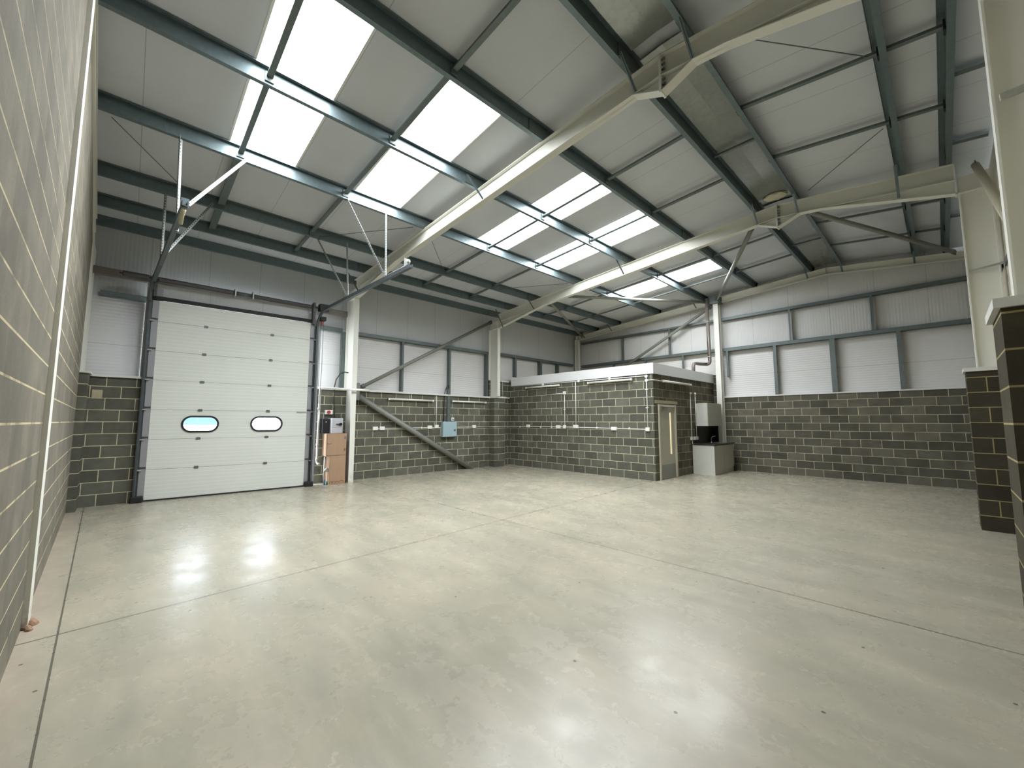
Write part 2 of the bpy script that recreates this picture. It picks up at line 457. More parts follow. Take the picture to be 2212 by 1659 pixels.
names = ['rooflight nearest the party wall, above the roller door', 'second rooflight, between the first and the nearest full-span rafter',
         'third rooflight, just beyond the nearest full-span rafter', 'fourth rooflight, just before the second full-span rafter', 'fifth and farthest rooflight, beyond the second full-span rafter']
for i, (a, b_) in enumerate(SK):
    t = thing('rooflight', ((SX0+SX1)/2, (a+b_)/2, zl(5.4)+.2), 'glowing white '+names[i], 'skylight', 'rooflights in the left roof slope')
    q = MB(); roof_quad(q, SX0, SX1, a, b_, .225, .235, zl); q.build('pane', M['sky_light'], t)
    q = MB()
    for yy in (a, b_):
        d = .03 if yy == a else -.03
        roof_quad(q, SX0, SX1, yy, yy+d, .196, .222, zl)
    q.build('frame', M['flash'], t)

# ---- purlins
def zed(b, x, side, y0, y1, h=.2, fl=.065, t=.004, lip=.018):
    """x = web position; side -1 = left slope (bottom flange points to -x)"""
    f = zl if side < 0 else zr; s = side; z = f(x)
    prof = [(x+s*fl, z+lip), (x+s*fl, z), (x, z), (x, z+h), (x-s*fl, z+h), (x-s*fl, z+h-lip),
            (x-s*(fl-t), z+h-lip), (x-s*(fl-t), z+h-t), (x+s*t, z+h-t), (x+s*t, z+t), (x+s*(fl-t), z+t), (x+s*(fl-t), z+lip)]
    b.prism([(p[0], y0, p[1]) for p in prof], (0, y1-y0, 0)); return b
PL = [8.678, 7.17, 5.608, 3.871, 2.125, 1.03, .16]
ordn = ['ridge purlin, highest', 'second purlin down', 'third purlin down, crossing the rooflights', 'fourth purlin down, under the rooflight ends', 'fifth purlin down', 'sixth purlin down', 'eaves beam, lowest purlin']
for i, x in enumerate(PL):
    h = .2 if i < 6 else .24
    t = thing('purlin', (x, .1, zl(x)), 'long galvanised '+ordn[i]+' on the left roof slope', 'purlin', 'purlins of the left roof slope')
    zed(MB(), x, -1, pw(x)+.006, L+.1, h).build('section', M['galv'], t)
    b = MB()                                    # sleeve plates over each frame
    for fy in (5.15, 10.26):
        b.box(x-.012, x+.012, fy-.25, fy+.28, zl(x)+.015, zl(x)+h-.015)
    b.build('sleeve', M['galv_dark'], t)
PR = [9.352, 10.845, 11.37]
ordr = ['ridge purlin beside the soffit strip', 'middle purlin', 'outermost purlin beside the eaves']
for i, x in enumerate(PR):
    t = thing('purlin', (x, .1, zr(x)), 'long galvanised '+ordr[i]+' on the short right roof slope', 'purlin', 'purlins of the right roof slope')
    zed(MB(), x, 1, pw(x)+.006, L+.1).build('section', M['galv'], t)
    b = MB()
    for fy in (5.25, 10.26): b.box(x-.012, x+.012, fy-.25, fy+.28, zr(x)+.015, zr(x)+.185)
    b.build('sleeve', M['galv_dark'], t)
# ridge soffit flashing, one piece per bay
for k, (a, b_) in enumerate(((.4, 5.1), (5.3, 10.15), (10.4, L))):
    q = MB()
    q.prism([(8.75, a, zl(8.75)+.15), (9.04, a, zl(8.75)+.165), (9.30, a, zl(8.75)+.15), (9.30, a, zl(8.75)+.153), (9.04, a, zl(8.75)+.168), (8.75, a, zl(8.75)+.153)], (0, b_-a, 0))
    tag(q.build('ridge_flashing', M['ridge']), 'folded metal soffit flashing under the ridge, '+['bay over the camera', 'middle bay', 'far bay'][k], 'flashing', 'ridge flashings')

# sag bars (struts between purlins)
sag = [(1.90, 1.86, 'through the first rooflight'), (3.60, 3.42, 'beside the second rooflight'), (6.95, 6.85, 'through the third rooflight'),
       (8.63, 8.52, 'through the fourth rooflight'), (11.87, 11.97, 'beside the farthest rooflight'), (13.58, 13.58, 'nearest the far gable')]
for i, (ya, yb, lb) in enumerate(sag):
    t = thing('sag_bar', (4.8, ya, zl(4.8)), 'thin grey sag bar running down the left slope '+lb, 'strut', 'sag bars of the left slope')
    for j in range(6):
        xa, xb = PL[j], PL[j+1]
        if j == 5: continue
        fa = (8.7-xa)/8.; fb = (8.7-xb)/8.
        b = MB(); b.bar((xa-.02, ya+(yb-ya)*fa, zl(xa)+.1), (xb+.02, ya+(yb-ya)*fb, zl(xb)+.1), (.11 if (i == 0 and j >= 3) else .07), .03)
        b.build('bar', M['galv_dark'], t)
    c = MB()
    for j in range(1, 6):
        f = (8.7-PL[j])/8.; yy = ya+(yb-ya)*f
        c.box(PL[j]+.004, PL[j]+.02, yy-.05, yy+.05, zl(PL[j])+.03, zl(PL[j])+.15)
    c.build('cleat', M['galv_dark'], t)
for i, (yy, lb) in enumerate(((3.6, 'over the near bay'), (6.97, 'just beyond the nearest full-span rafter'), (8.55, 'before the second full-span rafter'), (11.9, 'beyond the second full-span rafter'), (13.58, 'nearest the far gable'))):
    t = thing('sag_bar', (10.4, yy, zr(10.4)), 'thin grey sag bar on the right roof slope '+lb, 'strut', 'sag bars of the right slope')
    for xa, xb in ((PR[0], PR[1]), (PR[1], PR[2])):
        b = MB(); b.bar((xa+.02, yy, zr(xa)+.1), (xb-.02, yy, zr(xb)+.1), .06, .035); b.build('bar', M['galv_dark'], t)
    c = MB()
    for xx in PR: c.box(xx-.02, xx-.004, yy-.05, yy+.05, zr(xx)+.03, zr(xx)+.15)
    c.build('cleat', M['black'], t)
for yy, lb in ((7.95, 'in the middle bay'), (9.75, 'just before the second full-span rafter'), (13.0, 'in the far bay')):
    tag(MB().bar((11.40, yy, zr(11.4)+.13), (11.80, yy, zr(11.8)+.13), .09, .04).build('eaves_strut', M['galv_dark']), 'short grey strut between outermost right purlin and wall '+lb, 'strut', 'eaves struts')
for yy, lb in ((7.85, 'in the middle bay'), (12.95, 'in the far bay')):
    tag(MB().bar((8.70, yy, zl(8.70)+.10), (9.32, yy, zl(8.7)+.10), .05, .03).build('ridge_tie', M['galv_dark']), 'short grey tie between the two ridge purlins '+lb, 'strut', 'ridge ties')
# thin tie wires
for a, b_, lb in (((3.7, .45, 5.64), (2.2, 1.45, 5.53), 'beside the left overhead door track'), ((2.15, 3.6, 5.53), (3.75, 4.95, 5.62), 'behind the right overhead door track'),
                  ((3.7, 5.35, 5.63), (2.2, 6.75, 5.53), 'just beyond the nearest full-span rafter'), ((2.2, 8.7, 5.53), (3.75, 10.05, 5.63), 'just before the second full-span rafter'),
                  ((9.6, 5.45, 5.95), (10.75, 6.9, 5.82), 'right slope, near side of the middle bay'), ((9.6, 10.0, 5.95), (10.75, 8.6, 5.82), 'right slope, far side of the middle bay')):
    tag(MB().tube([a, b_], .006, 6).build('tie_wire', M['galv_dark']), 'thin diagonal tie wire between purlins '+lb, 'wire', 'tie wires')

# ------------------------------------------------------------------ portal frames
def frame(Yf, w, label, lcol, rcol, haunch=True, depth=.28, stays=(), cap=True, apexdrop=.20, xL=.42, xR=11.46):
    """Yf(x): near face of the flanges; w flange width"""
    t = thing('portal_frame', (5.8, Yf(5.8), 0), label, 'steel frame', 'steel portal frames')
    hw = w/2
    def seg(b, pts, th):
        """flange strip following pts (x, z) -- th thickness upwards"""
        for (xa, za), (xb, zb) in zip(pts[:-1], pts[1:]):
            b.hexa([(xa, Yf(xa), za), (xb, Yf(xb), zb), (xb, Yf(xb)+w, zb), (xa, Yf(xa)+w, za),
                    (xa, Yf(xa), za+th), (xb, Yf(xb), zb+th), (xb, Yf(xb)+w, zb+th), (xa, Yf(xa)+w, za+th)])
    def web(b, poly):
        a = [(x, Yf(x)+hw-.005, z) for x, z in poly]
        n = len(a); v0 = b.verts(a); v1 = b.verts([(p[0], p[1]+.01, p[2]) for p in a])
        b.face(v0[::-1]); b.face(v1)
        for i in range(n): b.face([v0[i], v0[(i+1) % n], v1[(i+1) % n], v1[i]])
    # rafters
    for nm, xa, xb, f in (('rafter', xL, RIDGE, zl), ('rafter', RIDGE, xR, zr)):
        b = MB()
        seg(b, [(xa, f(xa)-.012), (xb, f(xb)-.012)], .012)
        seg(b, [(xa, f(xa)-depth), (xb, f(xb)-depth)], .012)
        web(b, [(xa, f(xa)-depth), (xb, f(xb)-depth), (xb, f(xb)), (xa, f(xa))])
        b.build(nm, M['cream'], t)
    if haunch:
        for xa, za, xb, f in ((xL, 4.875, 2.6, zl), (xR, 5.175, 9.75, zr)):
            b = MB(); pts = [(xa, za), (xb, f(xb)-depth)]
            if xa > xb: pts = pts[::-1]
            seg(b, pts, .013); web(b, [(xa, za+.012), (xb, f(xb)-depth+.01), (xa, f(xa)-depth)])
            b.build('eaves_haunch', M['cream'], t)
        zb = zl(8.68)-depth; b = MB()
        seg(b, [(8.66, zb), (RIDGE+.02, zl(RIDGE)-depth-apexdrop)], .014); seg(b, [(RIDGE+.02, zl(RIDGE)-depth-apexdrop), (9.40, zr(9.40)-depth)], .014)
        web(b, [(8.66, zb+.01), (RIDGE+.02, zl(RIDGE)-depth-apexdrop+.01), (9.40, zr(9.4)-depth+.01), (RIDGE, zl(RIDGE)-depth+.01)])
        b.build('ridge_haunch', M['cream'], t)
        b = MB(); b.box(RIDGE-.012, RIDGE+.012, Yf(RIDGE)-.004, Yf(RIDGE)+w+.004, zl(RIDGE)-depth-apexdrop-.01, zl(RIDGE)+.01); b.build('end_plate', M['white'], t)
        b = MB(); y = Yf(RIDGE)+hw-.03
        for k in range(7):
            zz = zl(RIDGE)-.06-k*.065
            b.tube([(RIDGE+.012, y, zz), (RIDGE+.05, y, zz)], .014, 6)
        b.build('bolt', M['hinge'], t)
        b = MB(); b.box(xR-.02, xR, Yf(xR), Yf(xR)+w, 5.16, zr(xR)); b.build('end_plate', M['white'], t)
    else:
        b = MB(); b.box(RIDGE-.01, RIDGE+.01, Yf(RIDGE)-.003, Yf(RIDGE)+w, zl(RIDGE)-depth, zl(RIDGE)); b.build('end_plate', M['cream'], t)
    # columns
    for c in (lcol, rcol):
        if not c: continue
        xi, xo, z0, z1 = c; s = 1 if xi > xo else -1; y = Yf(xi)
        b = MB()
        b.box(xi-s*.014, xi, y, y+w, z0, z1); b.box(xo, xo+s*.014, y, y+w, z0, z1)
        b.box(min(xi, xo)+.01, max(xi, xo)-.01, y+hw-.005, y+hw+.005, z0, z1+.28)
        b.build('column', M['white'], t)
        b = MB(); b.box(min(xi, xo)+.01, max(xi, xo)-.01, y+.006, y+w-.006, z1-.006, z1+.006); b.build('stiffener', M['white'], t)
    for xs, dz in stays:
        f = zl if xs <= RIDGE else zr
        b = MB(); b.bar((xs, Yf(xs)-.34, f(xs)+.05), (xs, Yf(xs)+.01, f(xs)-depth-dz+.02), .04, .006); b.bar((xs, Yf(xs)-.34, f(xs)+.05), (xs, Yf(xs)+.01, f(xs)-depth-dz+.02), .006, .04)
        b.build('stay', M['galv'], t)
    return t
frame(lambda x: .02+.038*x, .16, 'white steel portal frame tight against the tall party wall', (.5, .0, 0., 4.88), None, True, stays=())
frame(lambda x: 5.05+.0225*x, .13, 'white steel portal frame spanning nearest, its post beside the oak cabinet', (.5, -.03, 0., 4.88), (11.47, 11.80, 2.38, 5.175), True,
      stays=((8.70, 0.), (9.40, 0.), (5.75, 0.), (.75, .2)))
frame(lambda x: 10.2, .13, 'white steel portal frame second from camera, standing on blockwork pilasters', (.42, -.06, 2.46, 4.875), (11.47, 11.81, 2.37, 5.175), True,
      stays=((8.67, .0), (9.38, .0), (10.80, .12), (5.5, 0.), (2.2, .04), (.7, .28)))
frame(lambda x: 15.17, .14, 'cream steel portal frame against the far gable', (.16, -.02, 3.05, 5.2), (11.68, 11.84, 0., 5.5), False, depth=.19, xL=.1, xR=11.68,
      stays=((8.6, 0.), (9.4, 0.), (10.83, 0.), (5.35, 0.), (1.9, 0.), (.55, 0.)))

# wind posts
for (x0, x1, y0, y1, z1, lb) in ((5.93, 6.09, 15.12, 15.34, 5.62, 'white steel wind post on the far gable beside the kitchen unit'),):
    t = thing('wind_post', ((x0+x1)/2, (y0+y1)/2, 0), lb, 'post')
    b = MB(); b.box(x0, x1, y0, y0+.012, 0, z1); b.box(x0, x1, y1-.012, y1, 0, z1); b.box((x0+x1)/2-.005, (x0+x1)/2+.005, y0+.01, y1-.01, 0, z1)
    b.build('shaft', M['white'], t)
    b = MB(); b.box(x0-.09, x1+.09, y0-.12, y1, z1-.06, z1+.14); b.build('head_bracket', M['galv_dark'], t)
t = thing('wind_post', (6.1, .4, 0), 'slim white-edged steel wind post bedded in the party wall', 'post')
b = MB(); y = pw(6.1)
b.box(6.03, 6.18, y-.05, y+.035, 0, zl(6.1)-.05); b.build('shaft', M['white'], t)
b = MB()
for k, (dx, dy, r_) in enumerate(((-.07, .03, .045), (.0, .05, .05), (.08, .03, .04), (.13, .05, .03))):
    q = bmesh.ops.create_icosphere(b.b, subdivisions=2, radius=r_)
    for v in q['verts']: v.co = Vector((6.1+dx+v.co.x*(1+.2*math.sin(60*v.co.y)), y+dy+v.co.y*.8, max(0, v.co.z*.7*(1+.3*math.sin(70*v.co.x)))))
b.build('mortar_haunch', M['mortar'], t)

# ---- roof and wall bracing tubes
def brace(name, a, b_, r, lb, grp=None, m='grey_tube'):
    t = thing(name, a, lb, 'brace', grp)
    MB().tube([a, b_], r, 14).build('tube', M[m], t)
    A, B = Vector(a), Vector(b_); d = (B-A).normalized(); q = MB()
    q.bar(A-d*.06, A+d*.10, .012, .13); q.bar(B-d*.10, B+d*.06, .012, .13)
    q.build('gusset', M['galv_dark'], t)
brace('roof_brace', (8.50, 10.45, 5.74), (6.12, 15.0, 5.66), .048, 'grey roof bracing tube from second ridge haunch down to the gable wind post', 'roof bracing tubes')
brace('roof_brace', (9.42, 10.6, 5.84), (11.5, 14.75, 5.55), .048, 'grey roof bracing tube crossing the right slope in the far bay', 'roof bracing tubes')
brace('roof_brace', (3.2, 10.45, 5.46), (5.80, 15.05, 5.64), .045, 'grey roof bracing tube running level toward the gable wind post head', 'roof bracing tubes')
brace('roof_brace', (2.62, 10.5, 5.42), (.5, 15.0, 5.28), .045, 'grey roof bracing tube from second rafter down to the far corner', 'roof bracing tubes')
brace('wall_brace', (.13, 5.42, 2.25), (.10, 9.36, -.02), .075, 'thick grey bracing tube slanting down across the blockwork dado', 'wall bracing tubes')
brace('wall_brace', (.13, 5.48, 2.52), (.05, 10.2, 5.16), .05, 'grey bracing tube rising across the cladding to the second frame', 'wall bracing tubes')
brace('wall_brace', (5.83, 15.2, 5.50), (1.75, 15.2, 3.40), .05, 'grey bracing tube slanting across the far gable above the office', 'wall bracing tubes')
brace('wall_brace', (11.66, 10.02, 5.47), (11.62, 5.45, 2.62), .046, 'brownish bracing tube between the two right-hand columns', 'wall bracing tubes', 'tan_tube')
b = MB(); b.box(.10, .22, 5.22, 5.40, 2.15, 2.62); tag(b.build('gusset_plate', M['grey_tube']), 'grey steel gusset plate where two wall braces meet the nearest frame', 'plate')

# ---- insulation tufts at the ridge
def lump(name, c, r, lb):
    b = bmesh.new(); bmesh.ops.create_icosphere(b, subdivisions=4, radius=1.)
    rnd = random.Random(3)
    ph = [rnd.uniform(0, 6) for _ in range(6)]
    for v in b.verts:
        k = 1+.10*math.sin(5*v.co.x+ph[0])*math.sin(4*v.co.y+ph[1])+.07*math.sin(9*v.co.z+ph[2])*math.sin(8*v.co.x+ph[3])
        v.co = Vector((v.co.x*r[0]*k, v.co.y*r[1]*k, v.co.z*r[2]*k))
    me = bpy.data.meshes.new(name); b.to_mesh(me); b.free()
    for p in me.polygons: p.use_smooth = True
    o = bpy.data.objects.new(name, me); COL.objects.link(o); o.location = c; me.materials.append(M['insul'])
    tag(o, lb, 'insulation')
lump('insulation_tuft', (9.05, 10.08, 6.10), (.20, .14, .05), 'pale mineral wool tuft at the ridge above the second frame')

# ------------------------------------------------------------------ pilasters, sills
def pillar(m, x0, x1, y0, y1, z1, lb, capm=True, over=.03, ct=.055):
    o = struct(box('pillar', M[m], x0, x1, y0, y1, 0, z1), lb, 'pilaster')
    if capm:
        b = MB(); b.box(x0-over, x1+over, y0-over, y1+over, z1, z1+ct); b.build('capping', M['flash'], o)
    return o
pillar('blk_pil', -.05, .28, 10.18, 10.69, 2.40, 'blockwork pilaster on the door wall under the second frame')
pillar('blk_front_left', .0, .62, .1, .285, 2.44, 'narrow blockwork pilaster in the corner left of the roller door', ct=.03)
pillar('blk_pil_r', 11.35, 11.87, 10.07, 10.52, 2.33, 'blockwork pilaster on the right wall under the second frame', over=.025)
pillar('blk_pil_r', 11.36, 11.87, 4.73, 5.32, 2.27, 'dark blockwork pilaster nearest the right edge of view', over=.03, ct=.06)
def sill(n, x0, x1, y0, y1, z0, z1, lb):
    return struct(box(n, M['flash'], x0, x1, y0, y1, z0, z1), lb, 'sill')
sill('trim_1', -.22, .20, .28, 1.02, 2.42, 2.46, 'white sill flashing on the dado left of the roller door')
sill('trim_2', -.22, .06, 4.2, 10.16, 2.405, 2.455, 'long white sill flashing on the dado between door and office')
sill('trim_3', -.22, .05, 10.69, 11.13, 2.42, 2.455, 'short white sill ledge between pilaster and office')
sill('trim_4', 6.08, 11.86, L-.02, L+.18, 2.37, 2.405, 'white sill flashing on the far gable dado')
sill('trim_5', 5.78, 5.94, L-.03, L+.18, 3.16, 3.20, 'white sill above the blockwork corner behind the wind post')

# ------------------------------------------------------------------ cladding rails and studs
def cee(b, p0, p1, w, h, up=(0, 0, 1)):
    """C section: web h, flanges w"""
    t = .004
    prof = [(0, -h/2), (w, -h/2), (w, -h/2+.02), (w-t, -h/2+.02), (w-t, -h/2+t), (t, -h/2+t), (t, h/2-t), (w-t, h/2-t), (w-t, h/2-.02), (w, h/2-.02), (w, h/2), (0, h/2)]
    b.extrude_path(prof, p0, p1, up); return b
def rail(x0, y0, x1, y1, z, lb, h=.10, dep=.16, grp='cladding rails', sgn=1):
    b = MB(); t = .005
    # solid-looking box rail: top flange, web facing the room, bottom flange
    if abs(x1-x0) < .01:
        s = -1 if x0 < 5 else 1
        b.box(x0, x0+s*dep, y0, y1, z+h/2-t, z+h/2); b.box(x0, x0+s*dep, y0, y1, z-h/2, z-h/2+t); b.box(x0, x0+s*t, y0, y1, z-h/2, z+h/2)
        b.box(x0+s*(dep-t), x0+s*dep, y0, y1, z-h/2-.03, z-h/2)
    else:
        b.box(x0, x1, y0, y0+dep, z+h/2-t, z+h/2); b.box(x0, x1, y0, y0+dep, z-h/2, z-h/2+t); b.box(x0, x1, y0, y0+t, z-h/2, z+h/2)
    return tag(b.build('cladding_rail', M['galv_dark']), lb, 'rail', grp)
rail(-.05, .30, -.05, 1.02, 4.09, 'grey cladding rail left of the roller door head')
rail(-.05, 4.25, -.05, 4.98, 4.06, 'grey cladding rail between roller door and nearest column')
rail(-.05, 5.25, -.05, 10.18, 4.03, 'grey cladding rail on the door wall between the two columns')
rail(-.05, 10.40, -.05, 15.1, 4.06, 'grey cladding rail on the door wall above the office corner')
rail(.2, L-.02, 5.92, L-.02, 4.0, 'lower grey cladding rail on the gable left of the wind post')
rail(.2, L-.02, 5.92, L-.02, 5.03, 'upper grey cladding rail on the gable left of the wind post', h=.07)
rail(6.10, L-.02, 11.68, L-.02, 3.98, 'lower grey cladding rail on the gable right of the wind post', h=.11)
rail(6.10, L-.02, 11.68, L-.02, 5.03, 'upper grey cladding rail on the gable right of the wind post', h=.09)
rail(11.84, 5.35, 11.84, 10.1, 3.9, 'grey cladding rail on the right wall between the pilasters', dep=.03)
rail(11.84, 10.5, 11.84, 15.2, 3.98, 'grey cladding rail on the right wall of the far bay', dep=.03)
def stud(axis, c, d, z0, z1, lb, w=.055, grp='cladding studs', dep=.14):
    b = MB(); t = .005
    if axis == 'y':     # on the door wall, c = Y, d = X of inner face
        b.box(d-t, d, c-w/2, c+w/2, z0, z1); b.box(d-dep, d, c-w/2, c-w/2+t, z0, z1)
    else:               # on the gable
        b.box(c-w/2, c+w/2, d, d+t, z0, z1); b.box(c-w/2, c-w/2+t, d, d+dep, z0, z1); b.box(c-w/2, c-w/2+.02, d+dep-t, d+dep, z0, z1)
    return tag(b.build('cladding_stud', M['galv_dark']), lb, 'stud', grp)
for y_, w_, lb in ((1.02, .10, 'grey cladding stud at the left jamb of the roller door'), (5.02, .09, 'grey cladding stud just left of the nearest column'), (6.80, .07, 'grey cladding stud above the start of the left batten light'),
                   (8.52, .07, 'grey cladding stud above the pale blue distribution board'), (10.12, .09, 'grey cladding stud tight against the second column'),
                   (11.55, .09, 'grey cladding stud first beyond the second column'), (12.97, .13, 'grey cladding stud second beyond the second column'), (14.05, .10, 'grey cladding stud nearest the far corner on the door wall')):
    stud('y', y_, -.05, 2.42 if y_ < 10.5 else 3.05, 4.02, lb, w_)
for x_, z0_, z1_, w_, lb in ((1.84, 3.1, 3.96, .07, 'short stud just above the office roof, leftmost on the gable'), (3.27, 3.1, 3.96, .07, 'short stud just above the office roof, middle one on the gable'), (4.74, 3.1, 3.96, .07, 'short stud just above the office roof, beside the soil pipe'),
                              (2.28, 4.05, 5.0, .06, 'upper stud on the gable left of the slanting brace'), (4.26, 4.05, 5.0, .07, 'upper stud on the gable crossed by the slanting brace'),
                              (6.24, 3.05, 3.93, .06, 'half-height stud beside the wind post'), (7.61, 2.40, 3.93, .085, 'lower gable stud first right of the wind post'), (9.03, 2.40, 3.93, .125, 'broad lower gable stud second right of the wind post'),
                              (10.41, 2.40, 3.93, .085, 'lower gable stud third right of the wind post'), (8.05, 4.04, 4.99, .05, 'upper gable stud first right of the wind post'), (9.93, 4.04, 4.99, .06, 'upper gable stud second right of the wind post')):
    stud('x', x_, L-.02, z0_, z1_, 'grey '+lb, w_)
# steel head beam behind the door springs
tag(MB().box(-.06, .04, .18, 5.06, 4.43, 4.58).build('head_rail', M['soil']), 'brown-grey steel head rail crossing behind the door springs', 'rail')
# flange stays on the right-hand columns
tag(MB().bar((11.49, 10.19, 3.89), (11.95, 10.19, 3.945), .02, .03).build('column_stay', M['galv_pale']), 'thin galvanised stay across the second right-hand column', 'stay', 'column stays')
tag(MB().bar((11.50, 5.23, 3.86), (11.84, 5.23, 3.88), .03, .045).build('column_stay', M['galv_pale']), 'galvanised stay behind the nearest right-hand column edge', 'stay', 'column stays')

# ------------------------------------------------------------------ sectional door (door_1)
D0, D1 = Vector((.2, 1.172, 0)), Vector((.32, 4.045, 0))
DU = (D1-D0); DW = DU.length; DU.normalize(); DN = Vector((DU.y, -DU.x, 0))
def T(u, z, n=0.): p = D0+DU*u+DN*n; return Vector((p.x, p.y, z))
def dbox(b, u0, u1, z0, z1, n0, n1):
    return b.hexa([T(u0, z0, n0), T(u1, z0, n0), T(u1, z0, n1), T(u0, z0, n1), T(u0, z1, n0), T(u1, z1, n0), T(u1, z1, n1), T(u0, z1, n1)])
door = thing('door_1', (D0.x, D0.y+1.4, 0), 'large white sectional overhead door with two oval windows', 'garage door', None, 'structure')
Z = [.012, .617, 1.215, 1.81, 2.41, 3.01, 3.615, 4.045]
def rrect(u0, u1, z0, z1, r, n=6):
    pts = []
    for cx_, cz_, a0 in ((u1-r, z1-r, 0), (u0+r, z1-r, PI/2), (u0+r, z0+r, PI), (u1-r, z0+r, 1.5*PI)):
        for k in range(n+1): a = a0+PI/2*k/n; pts.append((cx_+r*math.cos(a), cz_+r*math.sin(a)))
    return pts
WIN = [(.49, 1.13), (1.71, 2.36)]
for i in range(7):
    z0, z1 = Z[i]+.003, Z[i+1]-.003
    b = MB()
    outer = [(0, z0), (DW, z0), (DW, z1), (0, z1)]
    holes = [rrect(u0+.03, u1-.03, 1.372, 1.662, .14) for u0, u1 in WIN] if i == 2 else []
    b.plate_holes(outer, holes, lambda u, v, n: T(u, v, n), -.04)
    pn = b.build('panel', M['door_panel'], door)
    if i == 2:
        for u0, u1 in WIN:
            b = MB(); b.plate_holes(rrect(u0, u1, 1.34, 1.694, .17, 8), [rrect(u0+.035, u1-.035, 1.377, 1.657, .137, 8)], lambda u, v, n: T(u, v, n-.05), .065)
            fr = b.build('window_frame', M['black'], pn)
            b = MB(); b.prism([T(p[0], p[1], -.02) for p in rrect(u0+.02, u1-.02, 1.36, 1.675, .15, 8)], DN*.004); b.build('pane', M['pane'], pn)
    b = MB()
    dbox(b, -.10, -.002, z0+.055, z1-.004, -.04, .004); dbox(b, DW+.002, DW+.09, z0+.055, z1-.004, -.04, .004); b.build('end_cap', M['endcap'], pn)
    if i:
        for u in (.79, 2.045):
            b = MB(); dbox(b, u-.035, u+.035, Z[i]-.026, Z[i]+.026, 0, .012); dbox(b, u-.04, u+.04, Z[i]-.006, Z[i]+.006, .01, .02); b.build('hinge', M['hinge'], pn)
        for s, u in ((-1, -.13), (1, DW+.09)):
            b = MB(); dbox(b, u, u+.07, Z[i]-.012, Z[i]+.012, .0, .05); b.tube([T(u+.035, Z[i], .03), T(u+.035+s*.08, Z[i], .03)], .012, 8); b.build('roller_bracket', M['galv_pale'], pn)
b = MB(); dbox(b, -.06, DW+.06, 0., .03, -.045, .01); b.build('bottom_seal', M['black'], door)
for i in range(1, 7):
    b = MB(); dbox(b, -.08, DW+.08, Z[i]-.02, Z[i]+.02, -.05, -.012); b.build('joint_light_stop', M['endcap'], door)  # added strips behind the panel joints, blocking daylight leaks
b = MB(); dbox(b, -.20, .05, 0, 4.3, -.09, -.047); b.build('side_light_stop', M['endcap'], door)  # added backing plate at the left edge, stops daylight leaking past
b = MB(); dbox(b, DW-.05, DW+.24, 0, 4.3, -.09, -.047); b.build('side_light_stop', M['endcap'], door)  # matching added plate at the right edge, keeps daylight out
b = MB(); dbox(b, -.20, DW+.24, 4.06, 4.40, -.16, -.05); b.build('head_flashing', M['clad_fv'], door)
b = MB(); dbox(b, -.12, DW+.1, 4.05, 4.13, -.03, .02); b.build('top_seal', M['black'], door)
b = MB(); dbox(b, 2.66, 2.86, 1.79, 1.815, .0, .02); b.build('lock_bolt', M['galv_pale'], door)
for s, u in ((-1, -.10), (1, DW+.10)):
    b = MB(); u2 = u+s*.055
    dbox(b, min(u, u2), max(u, u2), .0, 4.26 if s < 0 else 3.98, -.02, -.012); dbox(b, u2-.006, u2+.006, .0, 4.26 if s < 0 else 3.98, -.02, .085); dbox(b, min(u2, u2-s*.03), max(u2, u2-s*.03), 0., 4.26 if s < 0 else 3.98, .078, .085)
    b.build('vertical_track', M['track'], door)
    b = MB(); dbox(b, u-.09, u+.09, 0., .12, -.03, .12); b.build('track_boot', M['black'], door, .012)
b = MB(); dbox(b, DW+.02, DW+.07, 4.0, 4.55, -.05, .12); b.build('spring_bracket', M['spring'], door)
b = MB(); dbox(b, -.10, -.05, 4.1, 4.55, -.05, .12); b.build('spring_bracket', M['spring'], door)
# lintel zone cladding patch above the door
# torsion spring shaft
ts = thing('torsion_spring', (.3, 2.6, 4.3), 'dark torsion spring shaft above the overhead door', 'spring')
a, c = Vector((.37, .55, 4.44)), Vector((.39, 4.26, 4.44))
MB().tube([a, c], .016, 10).build('shaft', M['galv_dark'], ts)
def coil(y0, y1, r=.05):
    n = int((y1-y0)/.02); pts = []
    rr = []
    for k in range(n+1):
        y = y0+(y1-y0)*k/n; pts.append((.38, y, 4.44)); rr.append(r if k % 2 else r*.86)
    return MB().tube(pts, rr, 14)
coil(.60, .98, .055).build('coil', M['spring'], ts)
coil(1.12, 2.40, .05).build('coil', M['spring'], ts); coil(2.78, 4.02, .05).build('coil', M['spring'], ts)
for y in (2.42, 2.76): MB().box(.30, .46, y-.012, y+.012, 4.36, 4.53).build('centre_bracket', M['galv_pale'], ts)
for y in (1.06, 4.08): MB().tube([(.38, y-.03, 4.44), (.38, y+.03, 4.44)], .075, 20).build('cable_drum', M['spring'], ts)
MB().tube([(.38, 2.44, 4.44), (.38, 2.74, 4.44)], .035, 14).build('coupling', M['galv_dark'], ts)
# operator
op = thing('door_operator', (.42, 4.3, 3.95), 'dark chain hoist operator at the head of the right door track', 'operator')
MB().box(.32, .50, 4.20, 4.42, 4.36, 4.54).build('gearbox', M['blackbox'], op, .01)
MB().box(.40, .56, 4.20, 4.34, 4.10, 4.20).build('housing', M['black'], op, .01)
MB().box(.46, .50, 4.245, 4.275, 3.98, 4.09).build('release_handle', M['red'], op)
MB().tube([(.47, 4.24, 4.1), (.42, 4.26, 2.9), (.36, 4.27, 1.75)], .006, 6).build('chain', M['galv_dark'], op)
MB().tube([(.47, 4.30, 4.1), (.42, 4.32, 2.9), (.36, 4.31, 1.75)], .006, 6).build('chain', M['galv_dark'], op)
